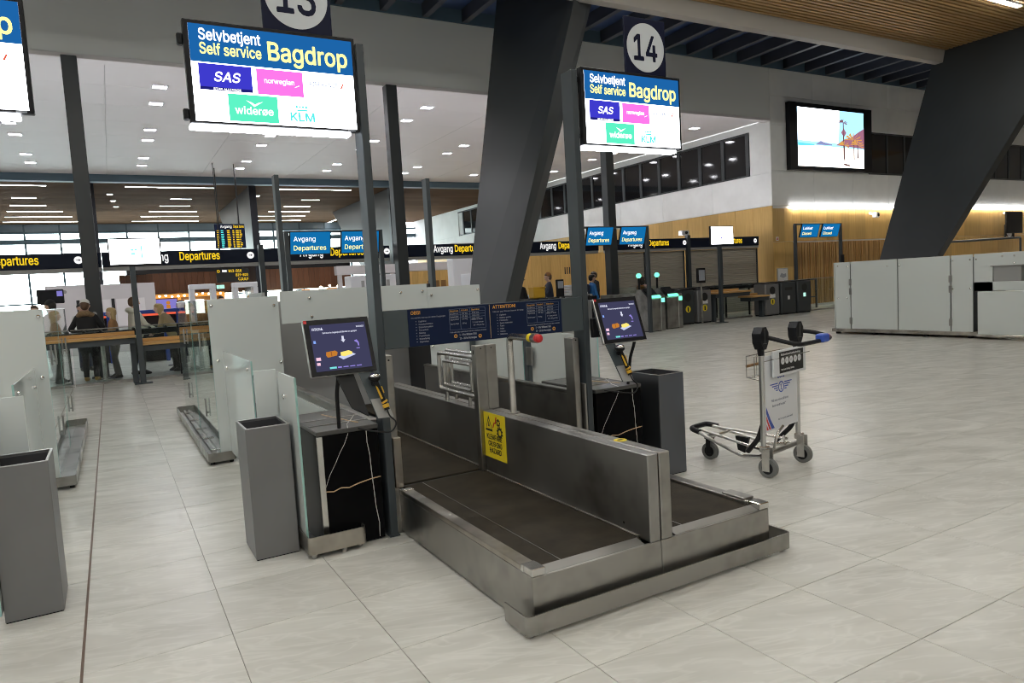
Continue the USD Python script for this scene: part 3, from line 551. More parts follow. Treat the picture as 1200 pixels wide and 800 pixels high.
# ---------------------------------------------------------------- video wall
def build_video():
    v=thing('video_wall','large video wall showing a beach with palm trees on the white wall','screen')
    x0,x1,z0,z1=22.7,27.66,5.24,7.75; y=18.2
    obj('case', box(x0,x1,y,18.39,z0,z1,.01),'black_plastic',v)
    a,b,c,d=23.12,27.12,5.38,7.58
    s=obj('screen', rect(a,b,y,c,d,.004),'sky_blue',v)
    y-=.004; X=lambda u:a+(b-a)*u; Z=lambda u:c+(d-c)*u
    P=lambda pts,m,k,name: obj(name, poly([(X(p),Z(q)) for p,q in pts], y-.002*k),m,s)
    P([(0,.38),(1,.34),(1,0),(0,0)],'sand',1,'beach'); P([(0,.40),(.25,.385),(.23,.36),(.08,.345),(0,.35)],'sea',2,'sea')
    P([(0,.44),(.25,.55),(.55,1),(0,1)],'scr_white',1,'bright_sky'); P([(0,.44),(.6,.42),(.62,1),(.3,1)],'scr_white',2,'bright_sky')
    P([(.25,.38),(.33,.45),(.4,.42),(.5,.4),(.5,.38)],'hill_blue',3,'hill'); P([(.56,.39),(.68,.5),(.8,.55),(.9,.64),(1,.72),(1,.36)],'hill',3,'hill')
    def palm(u,w,h,cw,m,k):
        P([(u,.03*k),(u+.015,.03*k),(u+.012,h),(u-.002,h)],'palm_trunk',4,'trunk')
        for i in range(9):
            t=math.pi*(i/8.*1.2-.1); P([(u,h),(u+cw*math.cos(t)+.01,h+cw*1.1*math.sin(t)),(u+cw*1.05*math.cos(t)-.01,h+cw*.9*math.sin(t)-.02)],m,5,'frond')
    palm(.67,.01,.80,.06,'palm_crown',5); palm(.83,.01,.5,.13,'palm_orange',5); palm(.68,.01,.40,.08,'palm_orange',4); palm(.89,.01,.42,.1,'palm_orange',6)
    P([(.64,.62),(.68,.7),(.72,.62),(.68,.54)],'hill',4,'frond'); P([(.68,.08),(.78,.05),(.76,.03),(.67,.05)],'palm_trunk',4,'shadow_mark')
build_video()

# ---------------------------------------------------------------- far hall
def build_far():
    k=thing('security_cabin','white walled security cabin behind the travellers','cabin'); obj('wall_panel', box(-1.8,-.3,28,28.1,.0,2.36,.01),'white_wall',k); obj('wall_panel', box(-.28,1.45,28,28.1,0,2.34,.01),'white_wall',k); obj('wall_panel', box(-1.8,-1.7,28.1,31,0,2.36,.01),'white_wall',k); obj('wall_panel', box(1.35,1.45,28.1,31,0,2.34,.01),'white_wall',k)
    for x in (-.95,.08): obj('slot', rect(x,x+.1,28,1.3,1.85,.006),'black_panel',k)
    obj('inner_panel', rect(-.9,.05,28,.9,1.83,.004),'soffit',k); obj('inner_panel', rect(.22,1.1,28,.9,1.83,.004),'soffit',k)
    obj('speaker', disc(-1.25,28,2.15,.06,.02,16),'tunnel_grey',k)
    w=thing('cedar_canopy','curved dark cedar boarded canopy above the shops of the far hall','canopy')
    for i in range(34):
        x=2.0+.3*i+0; obj('cedar_board', box(x+.004,x+.296,40,40.06,2.05,3.12,.003),'cedar',w)
    for i in range(7):
        t=i/7*1.4; x=2.0-.27*math.sin(t+.1)*(i+1)*.72; obj('cedar_board', box(x-.13,x+.13,40.1+.12*i,40.16+.12*i,2.05,3.12,.003),'cedar',w)
    obj('canopy_bed', box(.8,12.3,40.9,43,2.0,3.1,0),'oak_dark',w); obj('roof_band', box(.9,12.3,40.3,43,3.1,3.75,.01),'black_panel',w)
    s=thing('shop_front','orange framed shop front with a violet screen below the cedar canopy','shop')
    obj('frame', [box(1.6,5.2,39,39.1,1.85,2.05,.01),box(1.6,1.75,39,39.1,0,1.85,.01),box(3.0,3.15,39,39.1,0,1.85,.01),box(5.05,5.2,39,39.1,0,1.85,.01)],'shop_orange',s)
    obj('screen', rect(1.9,2.95,39,1.2,1.8,.01),'shop_violet',s); obj('figure', [disc(2.55,38.985,1.62,.09),rect(2.46,2.64,38.985,1.3,1.52)],'ui_orange',s); obj('lit_display', rect(3.3,4.2,39,1.0,1.7,.01),'shop_white',s); obj('lit_display', rect(4.3,4.95,39,1.0,1.6,.01),'shop_yellow',s); obj('backing', box(1.6,5.2,39.3,39.4,0,2.0,0),'oak_dark',s)
    s2=thing('kiosk_display','white lit kiosk display below the cedar canopy beside the gate post','display'); obj('lit_panel', rect(7.2,8.55,38,1.0,1.95,.02),'shop_white',s2); obj('shelf', box(7.1,8.65,38,38.5,.0,1.0,.02),'white_plastic',s2)
    s3=thing('lamp_cluster','cluster of warm glowing lamps behind the frosted panels','lamps')
    for i in range(14): obj('lamp_globe', ball((9.1+rng.uniform(0,1.7),38+rng.uniform(-.3,.3),1.55+rng.uniform(0,.5)),rng.uniform(.06,.12),1),'bulb',s3)
    obj('glow_board', rect(9.0,10.9,38.5,1.2,1.9,.02),'shop_orange',s3); obj('counter', box(9.0,10.9,37.6,38.4,0,1.3,.02),'oak_dark',s3)
    pl=thing('flower_display','dark red flower display in front of the cedar canopy','flowers')
    obj('trough', box(11.8,13.2,34.3,34.8,0,1.48,.02),'black_panel',pl)
    for i in range(24): obj('bloom', ball((11.9+rng.uniform(0,1.2),34.4+rng.uniform(0,.3),1.5+rng.uniform(0,.22)),rng.uniform(.05,.1),1),'red',pl)
    g=thing('string_lights','string of warm light bulbs under the cedar canopy','lights')
    xs=[1.9+.28*i for i in range(19)]
    obj('cable', tube([(x,38.8,2.02-.03*math.sin(i*2.1)) for i,x in enumerate(xs)],.012,6),'ink',g)
    for i,x in enumerate(xs): obj('bulb', ball((x,38.8,1.95-.03*math.sin(i*2.1)+rng.uniform(-.05,.03)),.055,1),'bulb',g)
    st=thing('far_stair','oak stair flight rising under the cedar canopy','stair')
    for i in range(9): obj('step', box(14.0+.3*i,14.32+.3*i,41.2,42.4,1.0+.18*i,1.05+.18*i,.004),'oak',st)
    obj('stringer', prism([(13.9,.95),(16.8,2.6),(16.8,2.8),(13.9,1.15)],'y',41.15,41.2),'oak_dark',st); obj('support', box(15.4,15.6,41.6,41.8,0,1.8,.01),'column_paint',st)
    yb=thing('oak_kiosk','yellow oak kiosk in the far hall by the leaning column','kiosk'); 
    for i in range(10): obj('oak_board', box(14.0+.335*i,14.33+.335*i,36,36.05,0,2.55,.004),'oak',yb)
    obj('side', box(14.0,14.05,36.06,38,0,2.55,.004),'oak',yb); obj('opening', [rect(15.2+.4*k,15.5+.4*k,36,1.3,2.0,.01) for k in range(3)],'oak_dark',yb); obj('white_roof', box(13.8,17.4,36,37.9,2.56,3.0,.02),'white_wall',yb)
    wr=thing('white_canopy','white canopy board beside the square column in the far hall','canopy'); obj('board', box(10.0,13.2,35.2,35.6,2.5,2.95,.02),'white_wall',wr); obj('leg', box(10.1,10.3,35.3,35.5,0,2.5,.01),'white_wall',wr); obj('leg', box(12.9,13.1,35.3,35.5,0,2.5,.01),'white_wall',wr)
    lc=thing('white_cabinet','white security cabinet with dark slots behind the frosted panels','cabinet'); obj('body', box(7.9,9.9,26,26.8,0,2.2,.02),'white_plastic',lc); obj('slot', [rect(8.3+.5*k,8.42+.5*k,26,1.4,2.0,.006) for k in range(3)],'tunnel_grey',lc)
    for x0,x1,l in ((2.75,3.7,'grey walk-through metal detector arch nearest the glass partition'),(4.35,5.28,'grey walk-through metal detector arch beside the gate post')):
        d=thing('metal_detector', l, 'metal detector')
        for x in (x0,x1-.18): obj('side_panel', box(x,x+.18,30,30.6,0,2.05,.02),'white_plastic',d)
        obj('crossbar', box(x0,x1,30,30.6,2.05,2.25,.02),'white_plastic',d)
    f=thing('flight_board','dark blue flight board with coloured rows hanging in the far hall','sign'); obj('case', box(4.1,5.3,32,32.1,3.75,4.76,.01),'navy',f)
    obj('white_lettering', ftext('Avgang',4.33,32,4.6,w=.45,h=.11,bold=True),'header_white',f); obj('yellow_lettering', ftext('Departures',4.85,32,4.6,w=.42,h=.11,bold=True),'header_yellow',f)
    for j,(x,w,c) in enumerate(((4.18,.09,'header_yellow'),(4.34,.12,'scr_teal'),(4.58,.14,'header_yellow'),(4.8,.07,'header_yellow'),(4.93,.26,'header_yellow'))):
        obj('row_text', [rect(x,x+w*rng.uniform(.7,1),32,4.46-.075*i,4.5-.075*i,.004) for i in range(10)],c,f)
    for x in (4.3,5.1): obj('hanger', cyl((x,32.05,4.76),(x,32.05,7.08),.02,8),'ink',f)
    gs=thing('gate_sign','black hanging gate sign with yellow gate numbers','sign'); obj('case', box(3.88,5.14,30.9,31.0,2.3,2.82,.01),'ink',gs)
    for s_,x,z,w in (('D',3.92,2.7,.1),('B13-B18',4.35,2.7,.5),('B19-B20',4.62,2.53,.47),('C,D,E,F',4.7,2.36,.4)): obj('yellow_lettering', ftext(s_,x,30.9,z,w=w,h=.1,bold=True),'header_yellow',gs)
    obj('pictogram', rect(4.1,4.28,30.9,2.71,2.8,.003),'header_white',gs)
    for x in (4.1,4.9): obj('hanger', cyl((x,30.95,2.82),(x,30.95,7.08),.015,8),'ink',gs)
    ex=thing('exit_sign','small green lit emergency exit sign below the gate sign','sign'); obj('case', box(3.85,4.15,30.95,31.0,2.05,2.2,.01),'exit_green',ex); obj('runner', [disc(3.95,30.95,2.16,.018),poly([(3.93,2.08),(3.96,2.14),(3.98,2.08)],30.95)],'white_print',ex); obj('hanger', cyl((4.0,30.97,2.2),(4.0,30.97,2.3),.01,8),'ink',ex)
    ks=thing('dark_display','dark monitor hanging by the glazed wall above the first booth','monitor'); obj('case', box(-1.75,-1.1,24,24.15,1.75,2.15,.02),'black_plastic',ks); obj('lit_corner', rect(-1.27,-1.13,24,1.95,2.1,.004),'shop_violet',ks); obj('pole', cyl((-1.4,24.1,0),(-1.4,24.1,1.75),.03,10),'ink',ks)
    for x,y,l in ((-.8,22.5,'blue framed scanner with a red header behind the woman in the black coat'),(.55,21.6,'blue framed scanner with a red header behind the man in the cream hoodie'),(.95,22.4,'blue framed scanner with a red header behind the woman in the khaki coat')):
        c=thing('scanner_unit', l, 'scanner',(x,y,0)); obj('frame', [box(0,.09,0,.5,0,1.42,.01),box(.7,.79,0,.5,0,1.42,.01),box(.09,.7,0,.5,1.32,1.42,.01)],'blue',c); obj('header', rect(.1,.69,-.002,1.26,1.32,.01),'ui_red',c); obj('inside', box(.09,.7,.3,.48,0,1.26,.005),'black_panel',c); obj('tray', box(.1,.68,-.3,.3,.78,.84,.01),'white_plastic',c)
    # behind the information board: grey equipment
    q=thing('xray_cabinet','light grey x-ray cabinet behind the two travellers','cabinet'); obj('body', box(10.9,12.7,22,22.8,0,2.0,.03),'white_plastic',q); obj('panel', rect(11.9,12.25,22,1.3,1.85,.006),'tunnel_grey',q)
    q=thing('grey_pillar','grey wall pier behind the x-ray cabinet','pier'); obj('shaft', box(12.6,13.9,27,27.6,0,3.4,.02),'white_plastic',q); obj('dark_side', box(13.9,14.9,27,27.6,0,3.4,.02),'tunnel_grey',q)
    q=thing('oak_partition','yellow oak partition behind the travellers at the barrier','partition')
    for i in range(12): obj('oak_board', box(14.3+.5*i,14.795+.5*i,26,26.06,0,2.75,.004),'oak',q)
    obj('vent', [rect(17.5+.12*k,17.55+.12*k,26,1.85,2.15,.006) for k in range(8)],'ink',q)
    q=thing('steel_counter','bright rounded steel counter between the two travellers','counter'); obj('body', box(11.2,12.3,20.2,20.9,0,1.05,.1),'steel_bright',q,smooth=40); obj('top', cyl((11.75,20.5,1.05),(11.75,20.5,1.15),.55,24),'white_plastic',q,smooth=40)
    q=thing('yellow_tub','yellow plastic tub on the black tray conveyor','tub',(10.75,17.45,1.1)); obj('body', box(-.2,.2,-.15,.15,0,.3,.03),'yellow_dim',q); obj('rim', box(-.21,.21,-.16,.16,.28,.32,.01),'yellow_dim',q)
    q=thing('card_terminal','small black card terminal on a stand at the conveyor','terminal',(11.25,17.0,0)); obj('pole', cyl((0,0,0),(0,0,1.1),.03,10),'steel',q); obj('case', box(-.12,.12,-.04,.04,1.1,1.6,.01),'black_plastic',q); obj('screen', rect(-.09,.09,-.04,1.35,1.55,.004),'grey_print',q)
    q=thing('card_terminal','dark framed card terminal beside the second access gate','terminal',(15.75,16.0,0)); obj('pole', cyl((0,0,0),(0,0,1.25),.03,10),'steel',q); obj('case', box(-.16,.16,-.04,.04,1.25,1.7,.01),'black_plastic',q); obj('screen', rect(-.12,.12,-.04,1.32,1.64,.004),'grey_print',q)
    q=thing('plastic_bags','heap of pale grey trays behind the tall post of lane fourteen','trays'); 
    for k in range(4): obj('tray', box(12.3+.05*k,13.1-.04*k,18.2,18.6,1.1+.08*k,1.17+.08*k,.02),'white_plastic',q)
    obj('trolley', box(12.25,13.2,18.1,18.7,0,1.1,.02),'tunnel_grey',q)
build_far()

# ---------------------------------------------------------------- bag drop conveyor
def build_conveyor():
    c=thing('baggage_conveyor','twin stainless steel bag drop conveyor with a dividing fence','conveyor')
    x0,x1,y0,yb=1.497,2.993,2.60,7.9; xm=2.236
    obj('side_panel', box(x0,x0+.012,y0+.004,4.36,.012,.257,.003),'steel',c); obj('side_panel', box(x1-.012,x1,y0+.004,4.36,.012,.257,.003),'steel',c)
    obj('front_plate', box(x0,xm-.0015,y0,y0+.012,.03,.255,.003),'steel',c); obj('front_plate', box(xm+.0015,x1,y0,y0+.012,.03,.255,.003),'steel',c)
    for a,b in ((x0+.066,xm-.1),(xm+.1,x1-.066)):
        obj('front_lip', prism([(y0+.002,.250),(y0+.012,.257),(y0+.066,.272),(y0+.066,.262),(y0+.012,.245)],'x',a,b),'lip_steel',c)
        obj('roller', cyl((a,y0+.075,.235),(b,y0+.075,.235),.03,16),'steel_dark',c,smooth=40)
    for a,b,nm in ((1.565,2.166,0),(2.307,2.925,1)):
        obj('belt', box(a,b,y0+.07,4.335,.245,.266,.004),'belt',c); obj('belt', box(a,b,4.36,yb-.1,.255,.276,.004),'belt',c)
        obj('belt_seam', box(a+.13,a+.134,y0+.08,4.33,.2655,.2668,0),'steel_dark',c)
        obj('joint_plate', box(a,b,4.335,4.36,.24,.264,.002),'rubber',c)
    obj('frame_core', box(x0+.013,x1-.013,y0+.09,yb-.1,.03,.235,0),'black_panel',c)
    # capped side rails
    for s,(a,b) in ((0,(x0-.001,1.566)),(1,(2.924,x1+.001))):
        r=obj('side_rail', box(a,b,y0+.10,4.22 if s==0 else 4.15,.257,.285,.003),'steel_warm' if s==0 else 'steel',c)
        obj('rail_cap', box(a,b,y0-.004,y0+.075,.258,.293,.004),'steel_bright',r); obj('rail_clip', box(a-.001,b+.001,y0+.078,y0+.098,.257,.289,.002),'steel_bright',r)
        if s==1: obj('rail_block', box(a,b+.004,y0+.104,y0+.27,.285,.299,.003),'steel',r)
        else: obj('rail_clip', box(a-.001,b+.001,4.16,4.20,.285,.289,.001),'steel_bright',r)
    # dividing fence, two leaves with a seam
    for a,b in ((2.166,2.2315),(2.2385,2.307)):
        obj('divider_leaf', box(a,b,y0-.003,4.30,.256,.688,.004),'steel_dark' if a<2.2 else 'steel',c)
        obj('divider_leaf', box(a+(.004 if a<2.2 else 0),b-(0 if a<2.2 else .004),4.38,6.3,.262,.682,.004),'steel_dark',c)
        obj('bolt_hole', cyl((2.1655,2.80,.305),(2.1665,2.80,.305),.007,12),'ink',c) if a<2.2 else None
    obj('edge_strip', box(2.155,2.166,y0+.08,4.30,.266,.274,.002),'steel_warm',c); obj('edge_strip', box(2.158,2.17,4.38,6.3,.276,.285,.002),'steel_warm',c)
    # tall double post half way
    for a,b in ((2.134,2.212),(2.214,2.294)):
        p=obj('fence_post', box(a,b,4.302,4.372,.27 if a<2.2 else .69,1.137,.004),'steel',c); obj('screw', cyl(((a+b)/2,4.30,1.115),((a+b)/2,4.303,1.115),.005,10),'ink',p)
    obj('slot', rect(2.1335,2.1345,4.345,1.075,1.105,.012),'ink',c)
    # guard loops of bent tube
    for x,o in ((2.19,0),(2.27,.03)):
        l=obj('guard_loop', tube([(x,4.44,1.045+o*.3),(x,5.06+o,1.045+o*.3),(x,5.06+o,.765),(x,4.44,.765)],.017,12,.03),'steel_bright',c,smooth=40)
        obj('inner_loop', tube([(x+.01,4.52,.985),(x+.01,5.0+o,.985),(x+.01,5.0+o,.80),(x+.01,4.52,.80),(x+.01,4.52,.985)],.013,10,.02),'steel_bright',l,smooth=40)
        for yy in (4.55,4.95): obj('loop_foot', cyl((x,yy,.68),(x,yy,.765),.014,10),'steel_bright',l,smooth=40)
    # emergency stop on a bent pole
    e=obj('stop_pole', tube([(2.262,4.05,.69),(2.262,4.05,1.2),(2.262,3.78,1.2)],.0225,16,.05),'steel_bright',c,smooth=40)
    obj('pole_flange', cyl((2.262,4.05,.688),(2.262,4.05,.697),.042,24),'steel_bright',e,smooth=40)
    obj('yellow_ring', cyl((2.262,3.79,1.2),(2.262,3.745,1.2),.027,20),'yellow',e,smooth=40); obj('stop_housing', cyl((2.262,3.745,1.2),(2.262,3.70,1.2),.031,20),'steel_bright',e,smooth=40)
    obj('red_button', [cyl((2.262,3.70,1.2),(2.262,3.675,1.2),.026,20),ball((2.262,3.68,1.2),.026,2,(1,.5,1))],'red',e,smooth=40,label='red mushroom stop button')
    # yellow crushing hazard plate (faces -x)
    w=obj('warning_plate', box(2.1625,2.1655,4.0,4.298,.375,.685,.001),'yellow',c,label='yellow crushing hazard plate with black lettering')
    def side(m,y,z): return place(m,(2.1625,y,z),(0,-1,0),(0,0,1))
    tri=trimesh.util.concatenate([place(prism(p,'z',0,.001),(0,0,0),(1,0,0),(0,1,0)) for p in ([(0,0),(.1,0),(.09,.014),(.01,.014)],[(0,0),(.01,.014),(.05,.085),(.05,.105)],[(.1,0),(.05,.105),(.05,.085),(.09,.014)],[(.04,.03),(.06,.03),(.052,.065),(.048,.065)])])
    obj('triangle', side(tri,4.275,.56),'ink',w)
    gear=lambda r,n: cat_([trimesh.creation.annulus(r_min=r*.45,r_max=r*.8,height=.001,sections=20)]+[place(box(-.006,.006,r*.75,r,0,.001,0),(0,0,0),(math.cos(a),math.sin(a),0),(-math.sin(a),math.cos(a),0)) for a in np.arange(n)*2*math.pi/n])
    obj('gear_mark', side(gear(.042,10),4.075,.565),'ink',w); obj('gear_mark', side(gear(.026,8),4.09,.63),'ink',w)
    obj('hand_mark', side(tube([(0,0,.001),(.02,.035,.001),(.035,.03,.001),(.05,.075,.001)],.004,6),4.165,.59),'red',w)
    for s,z,y,ww in (('KLEMFARE',.505,4.262,.21),('CRUSHING',.458,4.245,.19),('HAZARD',.412,4.232,.165)): obj('lettering', side(text(s,ww,.034,True,.001),y,z),'ink',w)
    s=obj('round_sticker', place(trimesh.creation.cylinder(radius=.035,height=.002,sections=24),(2.275,2.94,.689),(1,0,0),(0,1,0)),'yellow',c)
    obj('arrow_mark', box(2.26,2.29,2.93,2.95,.69,.691,0),'ink',s)
    # steel uprights beside the lanes
    for a,l in ((1.462,0),(2.885,1)):
        u=obj('lane_post', box(a,a+.052,4.23,4.345,.0 if l==0 else .26,1.14-.015*l,.004),'steel',c); obj('screw', cyl((a+.026,4.227,1.11),(a+.026,4.23,1.11),.006,10),'ink',u)
    obj('lane_cover', box(1.468,1.52,4.20,4.228,.30,.62,.003),'steel_warm',c); obj('lane_cover', box(2.944,2.962,4.195,4.345,.25,.79,.003),'steel',c)
    # lane side walls back to the booth
    for a,b in ((1.385,1.43),(2.93,2.975)):
        g=obj('lane_wall', box(a,b,4.37,7.19,.235,.70,.004),'steel_dark',c); obj('top_rail', box(a-.006,b+.006,4.36,7.19,.70,.73,.004),'steel',g)
    obj('lane_glass', box(1.37,1.384,4.96,7.18,.1,.66,.002),'frosted',c)
build_conveyor()

def u_tray(name,label,x0,x1,y0,ret,z0,z1,t,feet,rad=.03):
    b=thing(name,label,'bumper')
    from shapely.geometry import box as sb
    o=sb(x0+rad,y0+rad,x1-rad,y0+ret+.3).buffer(rad); i=sb(x0+rad,y0+rad,x1-rad,y0+ret+.3).buffer(rad-t)
    cut=sb(x0-1,y0-1,x1+1,y0+ret)
    if name=='foot_tray': cut=sb(x0-1,y0-1,.992,y0+ret).union(sb(x0-1,y0-1,x1+1,4.194))
    def ex(g,a,bb):
        m=trimesh.creation.extrude_polygon(g,bb-a,engine='earcut'); m.apply_translation((0,0,a)); return m
    obj('rim', ex(o.difference(i).intersection(cut),z0,z1),'steel_warm' if name=='foot_tray' else 'steel',b,smooth=30); obj('floor_plate', ex(o.intersection(cut).buffer(-t),z0,z0+.004),'steel_dark',b) if name=='foot_tray' else None
    for x,y in feet: obj('foot', cyl((x,y,0),(x,y,z0),.018,12),'steel_dark',b)
u_tray('bumper_tray','long low stainless steel bumper tray wrapped around the conveyor front',1.432,3.116,2.555,.20,.022,.108,.008,[(1.47,2.6),(1.47,2.72),(3.07,2.6),(3.07,2.72),(2.25,2.6)])
u_tray('foot_tray','stainless foot tray at the marble pedestal of lane thirteen',.882,1.232,4.115,.42,.03,.132,.008,[(.92,4.15),(1.1,4.15),(.92,4.5),(1.2,4.18)])

# ---------------------------------------------------------------- gantry with information board
def build_gantry():
    g=thing('kiosk_gantry','tall dark steel gantry posts joined by a navy information board','gantry'); y=4.19
    for x in (1.41,2.963):
        p=obj('post', box(x,x+.048,y,y+.135,.0,3.02,.003),'post_paint',g); obj('base_plate', box(x-.01,x+.058,y-.006,y+.14,0,.012,.002),'post_paint',p)
    b=obj('board', box(1.459,2.962,y+.004,y+.04,1.18,1.42,.003),'board_grey',g)
    obj('navy_panel', box(1.62,2.776,y,y+.005,1.183,1.417,.001),'navy',b); obj('divider_line', rect(2.199,2.203,y,1.188,1.413),'gold_edge',b)
    yy=y
    heads=[];white=[];lines=[];orange=[];disc_=[];dot=[]
    for i,(X,t,head,intro,items,foot,l1,l2) in enumerate(((1.64,0,'OBS!','Du må ikke ha noe av dette i bagasjen',('Lightere','Gassbeholdere','Elsparkesykkel','Fyrverkeri','Maling','Powerbank','Brannfarlig','Sigaretter'),'Feil vekt eller størrelse? Gå til en betjent skranke','1 - 8 for Widerøe / SAS','20 - 30 for Norwegian'),(2.225,0,'ATTENTION!','Never put these items in bag',('Lighters','Battery packs','Fireworks','Spare batteries','Fuels','Paint','Gases','Matches'),'Wrong weight or size? Please go to the counter','1 - 8 for Widerøe / SAS','20 - 30 for Norwegian'))):
        heads.append(ftext(head,X,yy,1.384,h=.021,bold=True)); white.append(ftext(intro,X+.002,yy,1.358,w=.235,h=.009))
        for k,s in enumerate(items):
            white.append(ftext(s,X+.05,yy,1.334-.0185*k,h=.010)); white.append(rect(X+.03,X+.035,yy,1.337-.0185*k,1.342-.0185*k))
        tx,tw=X+.265,.262; zt=1.40
        for z in (zt,zt-.022,zt-.04,zt-.058,zt-.135): lines.append(rect(tx,tx+tw,yy,z-.001,z+.001))
        for x in (tx,tx+.078,tx+.15,tx+tw): lines.append(rect(x-.001,x+.001,yy,zt-.135,zt))
        for x,w,s in ((tx+.006,.06,'Bagasje'),(tx+.085,.05,'Vekt'),(tx+.16,.06,'Størrelse')): orange.append(ftext(s,x,yy,zt-.016,w=w,h=.010))
        for k in range(3):
            for x,w,s in ((tx+.006,.06,('Koffert','Ryggsekk','Spesial')[k]),(tx+.09,.04,('32 kg','23 kg','20 kg')[k]),(tx+.165,.05,('158 cm','90 cm','50 cm')[k])): white.append(ftext(s,x,yy,zt-.036-.018*k,w=w,h=.009))
        white.append(ftext('Sportsutstyr' if i==0 else 'Sports gear',tx+.006,yy,zt-.1,w=.06,h=.009)); white.append(ftext('15 kg',tx+.09,yy,zt-.1,w=.03,h=.009))
        for k,s in enumerate(('Maks 2 kolli','2-3 per person','20-30 per fly')): white.append(ftext(s,tx+.16+.005*k,yy,zt-.08-.019*k,w=.08,h=.009))
        white.append(ftext(foot,tx,yy,1.246,w=.265,h=.008)); white.append(ftext(l1,tx+.065,yy,1.224,w=.125,h=.013,bold=True)); white.append(ftext(l2,tx+.065,yy,1.200,w=.125,h=.013,bold=True))
        for x,z in ((tx+.037,1.224),(tx+.215,1.212)): disc_.append(disc(x,yy,z,.0125,.001,20,.006)); 
    obj('orange_heading',heads,'orange_print',b); obj('white_lettering',white,'grey_print',b); obj('table_lines',lines,'line_print',b); obj('orange_lettering',orange,'orange_print',b); 
    for m_ in disc_: obj('orange_ring',m_,'orange_print',b)
build_gantry()
for x,l in ((1.86,'dark gantry post rising behind the white panels by the flight board'),(3.83,'dark gantry post rising behind the white panels before the leaning column')):
    p=thing('rear_post', l, 'post'); obj('shaft', box(x,x+.055,8.9,9.04,0,3.02,.003),'post_paint',p); obj('base_plate', box(x-.02,x+.075,8.88,9.06,0,.012,.002),'post_paint',p)

def overhead(x0,x1,num,label,side):
    """flat display with the bag drop screen, a number plate above and a light bar below"""
    y=4.19; z0,z1=2.50,3.045; w=x1-x0
    d=thing('overhead_display', label, 'display')
    obj('case', box(x0,x1,y,y+.05,z0,z1,.004),'black_plastic',d)
    a,b=x0+.026,x1-.02; c,e=z0+.012,z1-.022; W=b-a; H=e-c
    s=obj('screen', rect(a,b,y,c,e,.002),'scr_white',d); y1=y-.002
    X=lambda u:a+W*u; Z=lambda v:c+H*v
    obj('blue_banner', rect(a,b,y1,Z(.615),e,.001),'scr_blue',s); y2=y1-.001
    obj('white_lettering', ftext('Selvbetjent',X(.055),y2,Z(.845),w=W*.36,h=.058,bold=True),'scr_text',s); obj('yellow_lettering', [ftext('Self service',X(.055),y2,Z(.70),w=W*.36,h=.058,bold=True),ftext('Bagdrop',X(.455),y2,Z(.70),w=W*.51,h=.098,bold=True)],'scr_yellow',s)
    obj('logo_panel', rect(X(.04),X(.345),y1,Z(.33),Z(.60),.001),'scr_indigo',s); obj('logo_band', rect(X(.04),X(.345),y2,Z(.33),Z(.36),.001),'scr_indigo_dark',s)
    obj('white_lettering', [ftext('SAS',X(.12),y2,Z(.425),w=W*.15,h=.05,bold=True,shear=.25),ftext('STAR ALLIANCE',X(.115),y2-.001,Z(.335),w=W*.16,h=.010,bold=True)],'scr_text',s)
    obj('logo_panel', rect(X(.375),X(.66),y1,Z(.325),Z(.595),.001),'scr_pink',s); obj('white_lettering', [ftext('norwegian',X(.42),y2,Z(.45),w=W*.185,h=.026,bold=True),poly([(X(.605),Z(.42)),(X(.635),Z(.44)),(X(.635),Z(.45)),(X(.61),Z(.43))],y2)],'scr_text',s)
    obj('grey_lettering', ftext('AIRFRANCE',X(.70),y1,Z(.46),w=W*.19,h=.024),'scr_grey',s); obj('red_stroke', poly([(X(.905),Z(.455)),(X(.915),Z(.455)),(X(.93),Z(.51)),(X(.922),Z(.51))],y1),'ui_red',s)
    obj('logo_panel', rect(X(.195),X(.49),y1,Z(.02),Z(.305),.001),'scr_green',s)
    obj('white_lettering', [ftext('widerøe',X(.23),y2,Z(.10),w=W*.23,h=.04,bold=True),poly([(X(.30),Z(.245)),(X(.335),Z(.225)),(X(.35),Z(.205)),(X(.37),Z(.225)),(X(.40),Z(.24)),(X(.365),Z(.20)),(X(.345),Z(.18)),(X(.33),Z(.205))],y2)],'scr_text',s)
    obj('teal_lettering', [ftext('KLM',X(.565),y1,Z(.06),w=W*.155,h=.046,bold=True)]+[rect(X(.603+.02*k),X(.615+.02*k),y1,Z(.205),Z(.225)) for k in range(4)]+[rect(X(.61),X(.675),y1,Z(.17),Z(.185))],'scr_teal',s)
    obj('maker_mark', rect(x1-.075,x1-.03,y,z0+.002,z0+.009,.001),'grey_print',d)
    obj('light_bar', box(x0-.004,x1-.06,y-.004,y+.07,z0-.027,z0-.003,.005),'sign_strip',d)
    n=obj('number_plate', box((x0+x1)/2+.15-.196-.0,(x0+x1)/2+.15+.194,y+.012,y+.032,z1,z1+.41,.002),'sign_navy',d); xc=(x0+x1)/2+.149
    obj('disc', disc(xc,y+.012,z1+.197,.178,.002,48),'sign_disc',n); obj('number', ftext(num,xc-.115,y+.010,z1+.105,w=.225,h=.18,bold=True),'sign_navy',n)
    # arms to the post and latches
    if side<0:
        for z in (z0+.05,z1-.10): obj('mount_arm', box(x0-.075,x0,y+.03,y+.07,z,z+.035,.003),'black_plastic',d)
        obj('cable', tube([(x0-.03,y+.05,z1-.1),(x0-.045,y+.06,z1-.25),(x0-.01,y+.06,z1-.33),(x0-.04,y+.06,z0+.08)],.005,6),'ink',d)
    else:
        for z in (z0+.06,z1-.16): obj('mount_arm', box(x1-.02,x1+.03,y+.05,y+.09,z,z+.05,.003),'black_plastic',d)
        for z in (z0+.05,z1-.1): obj('latch', box(x0-.03,x0,y+.02,y+.06,z-.03,z+.03,.006),'black_plastic',d)
overhead(.468,1.402,'13','larger overhead bag drop display, under the number plate cut by the frame',1)
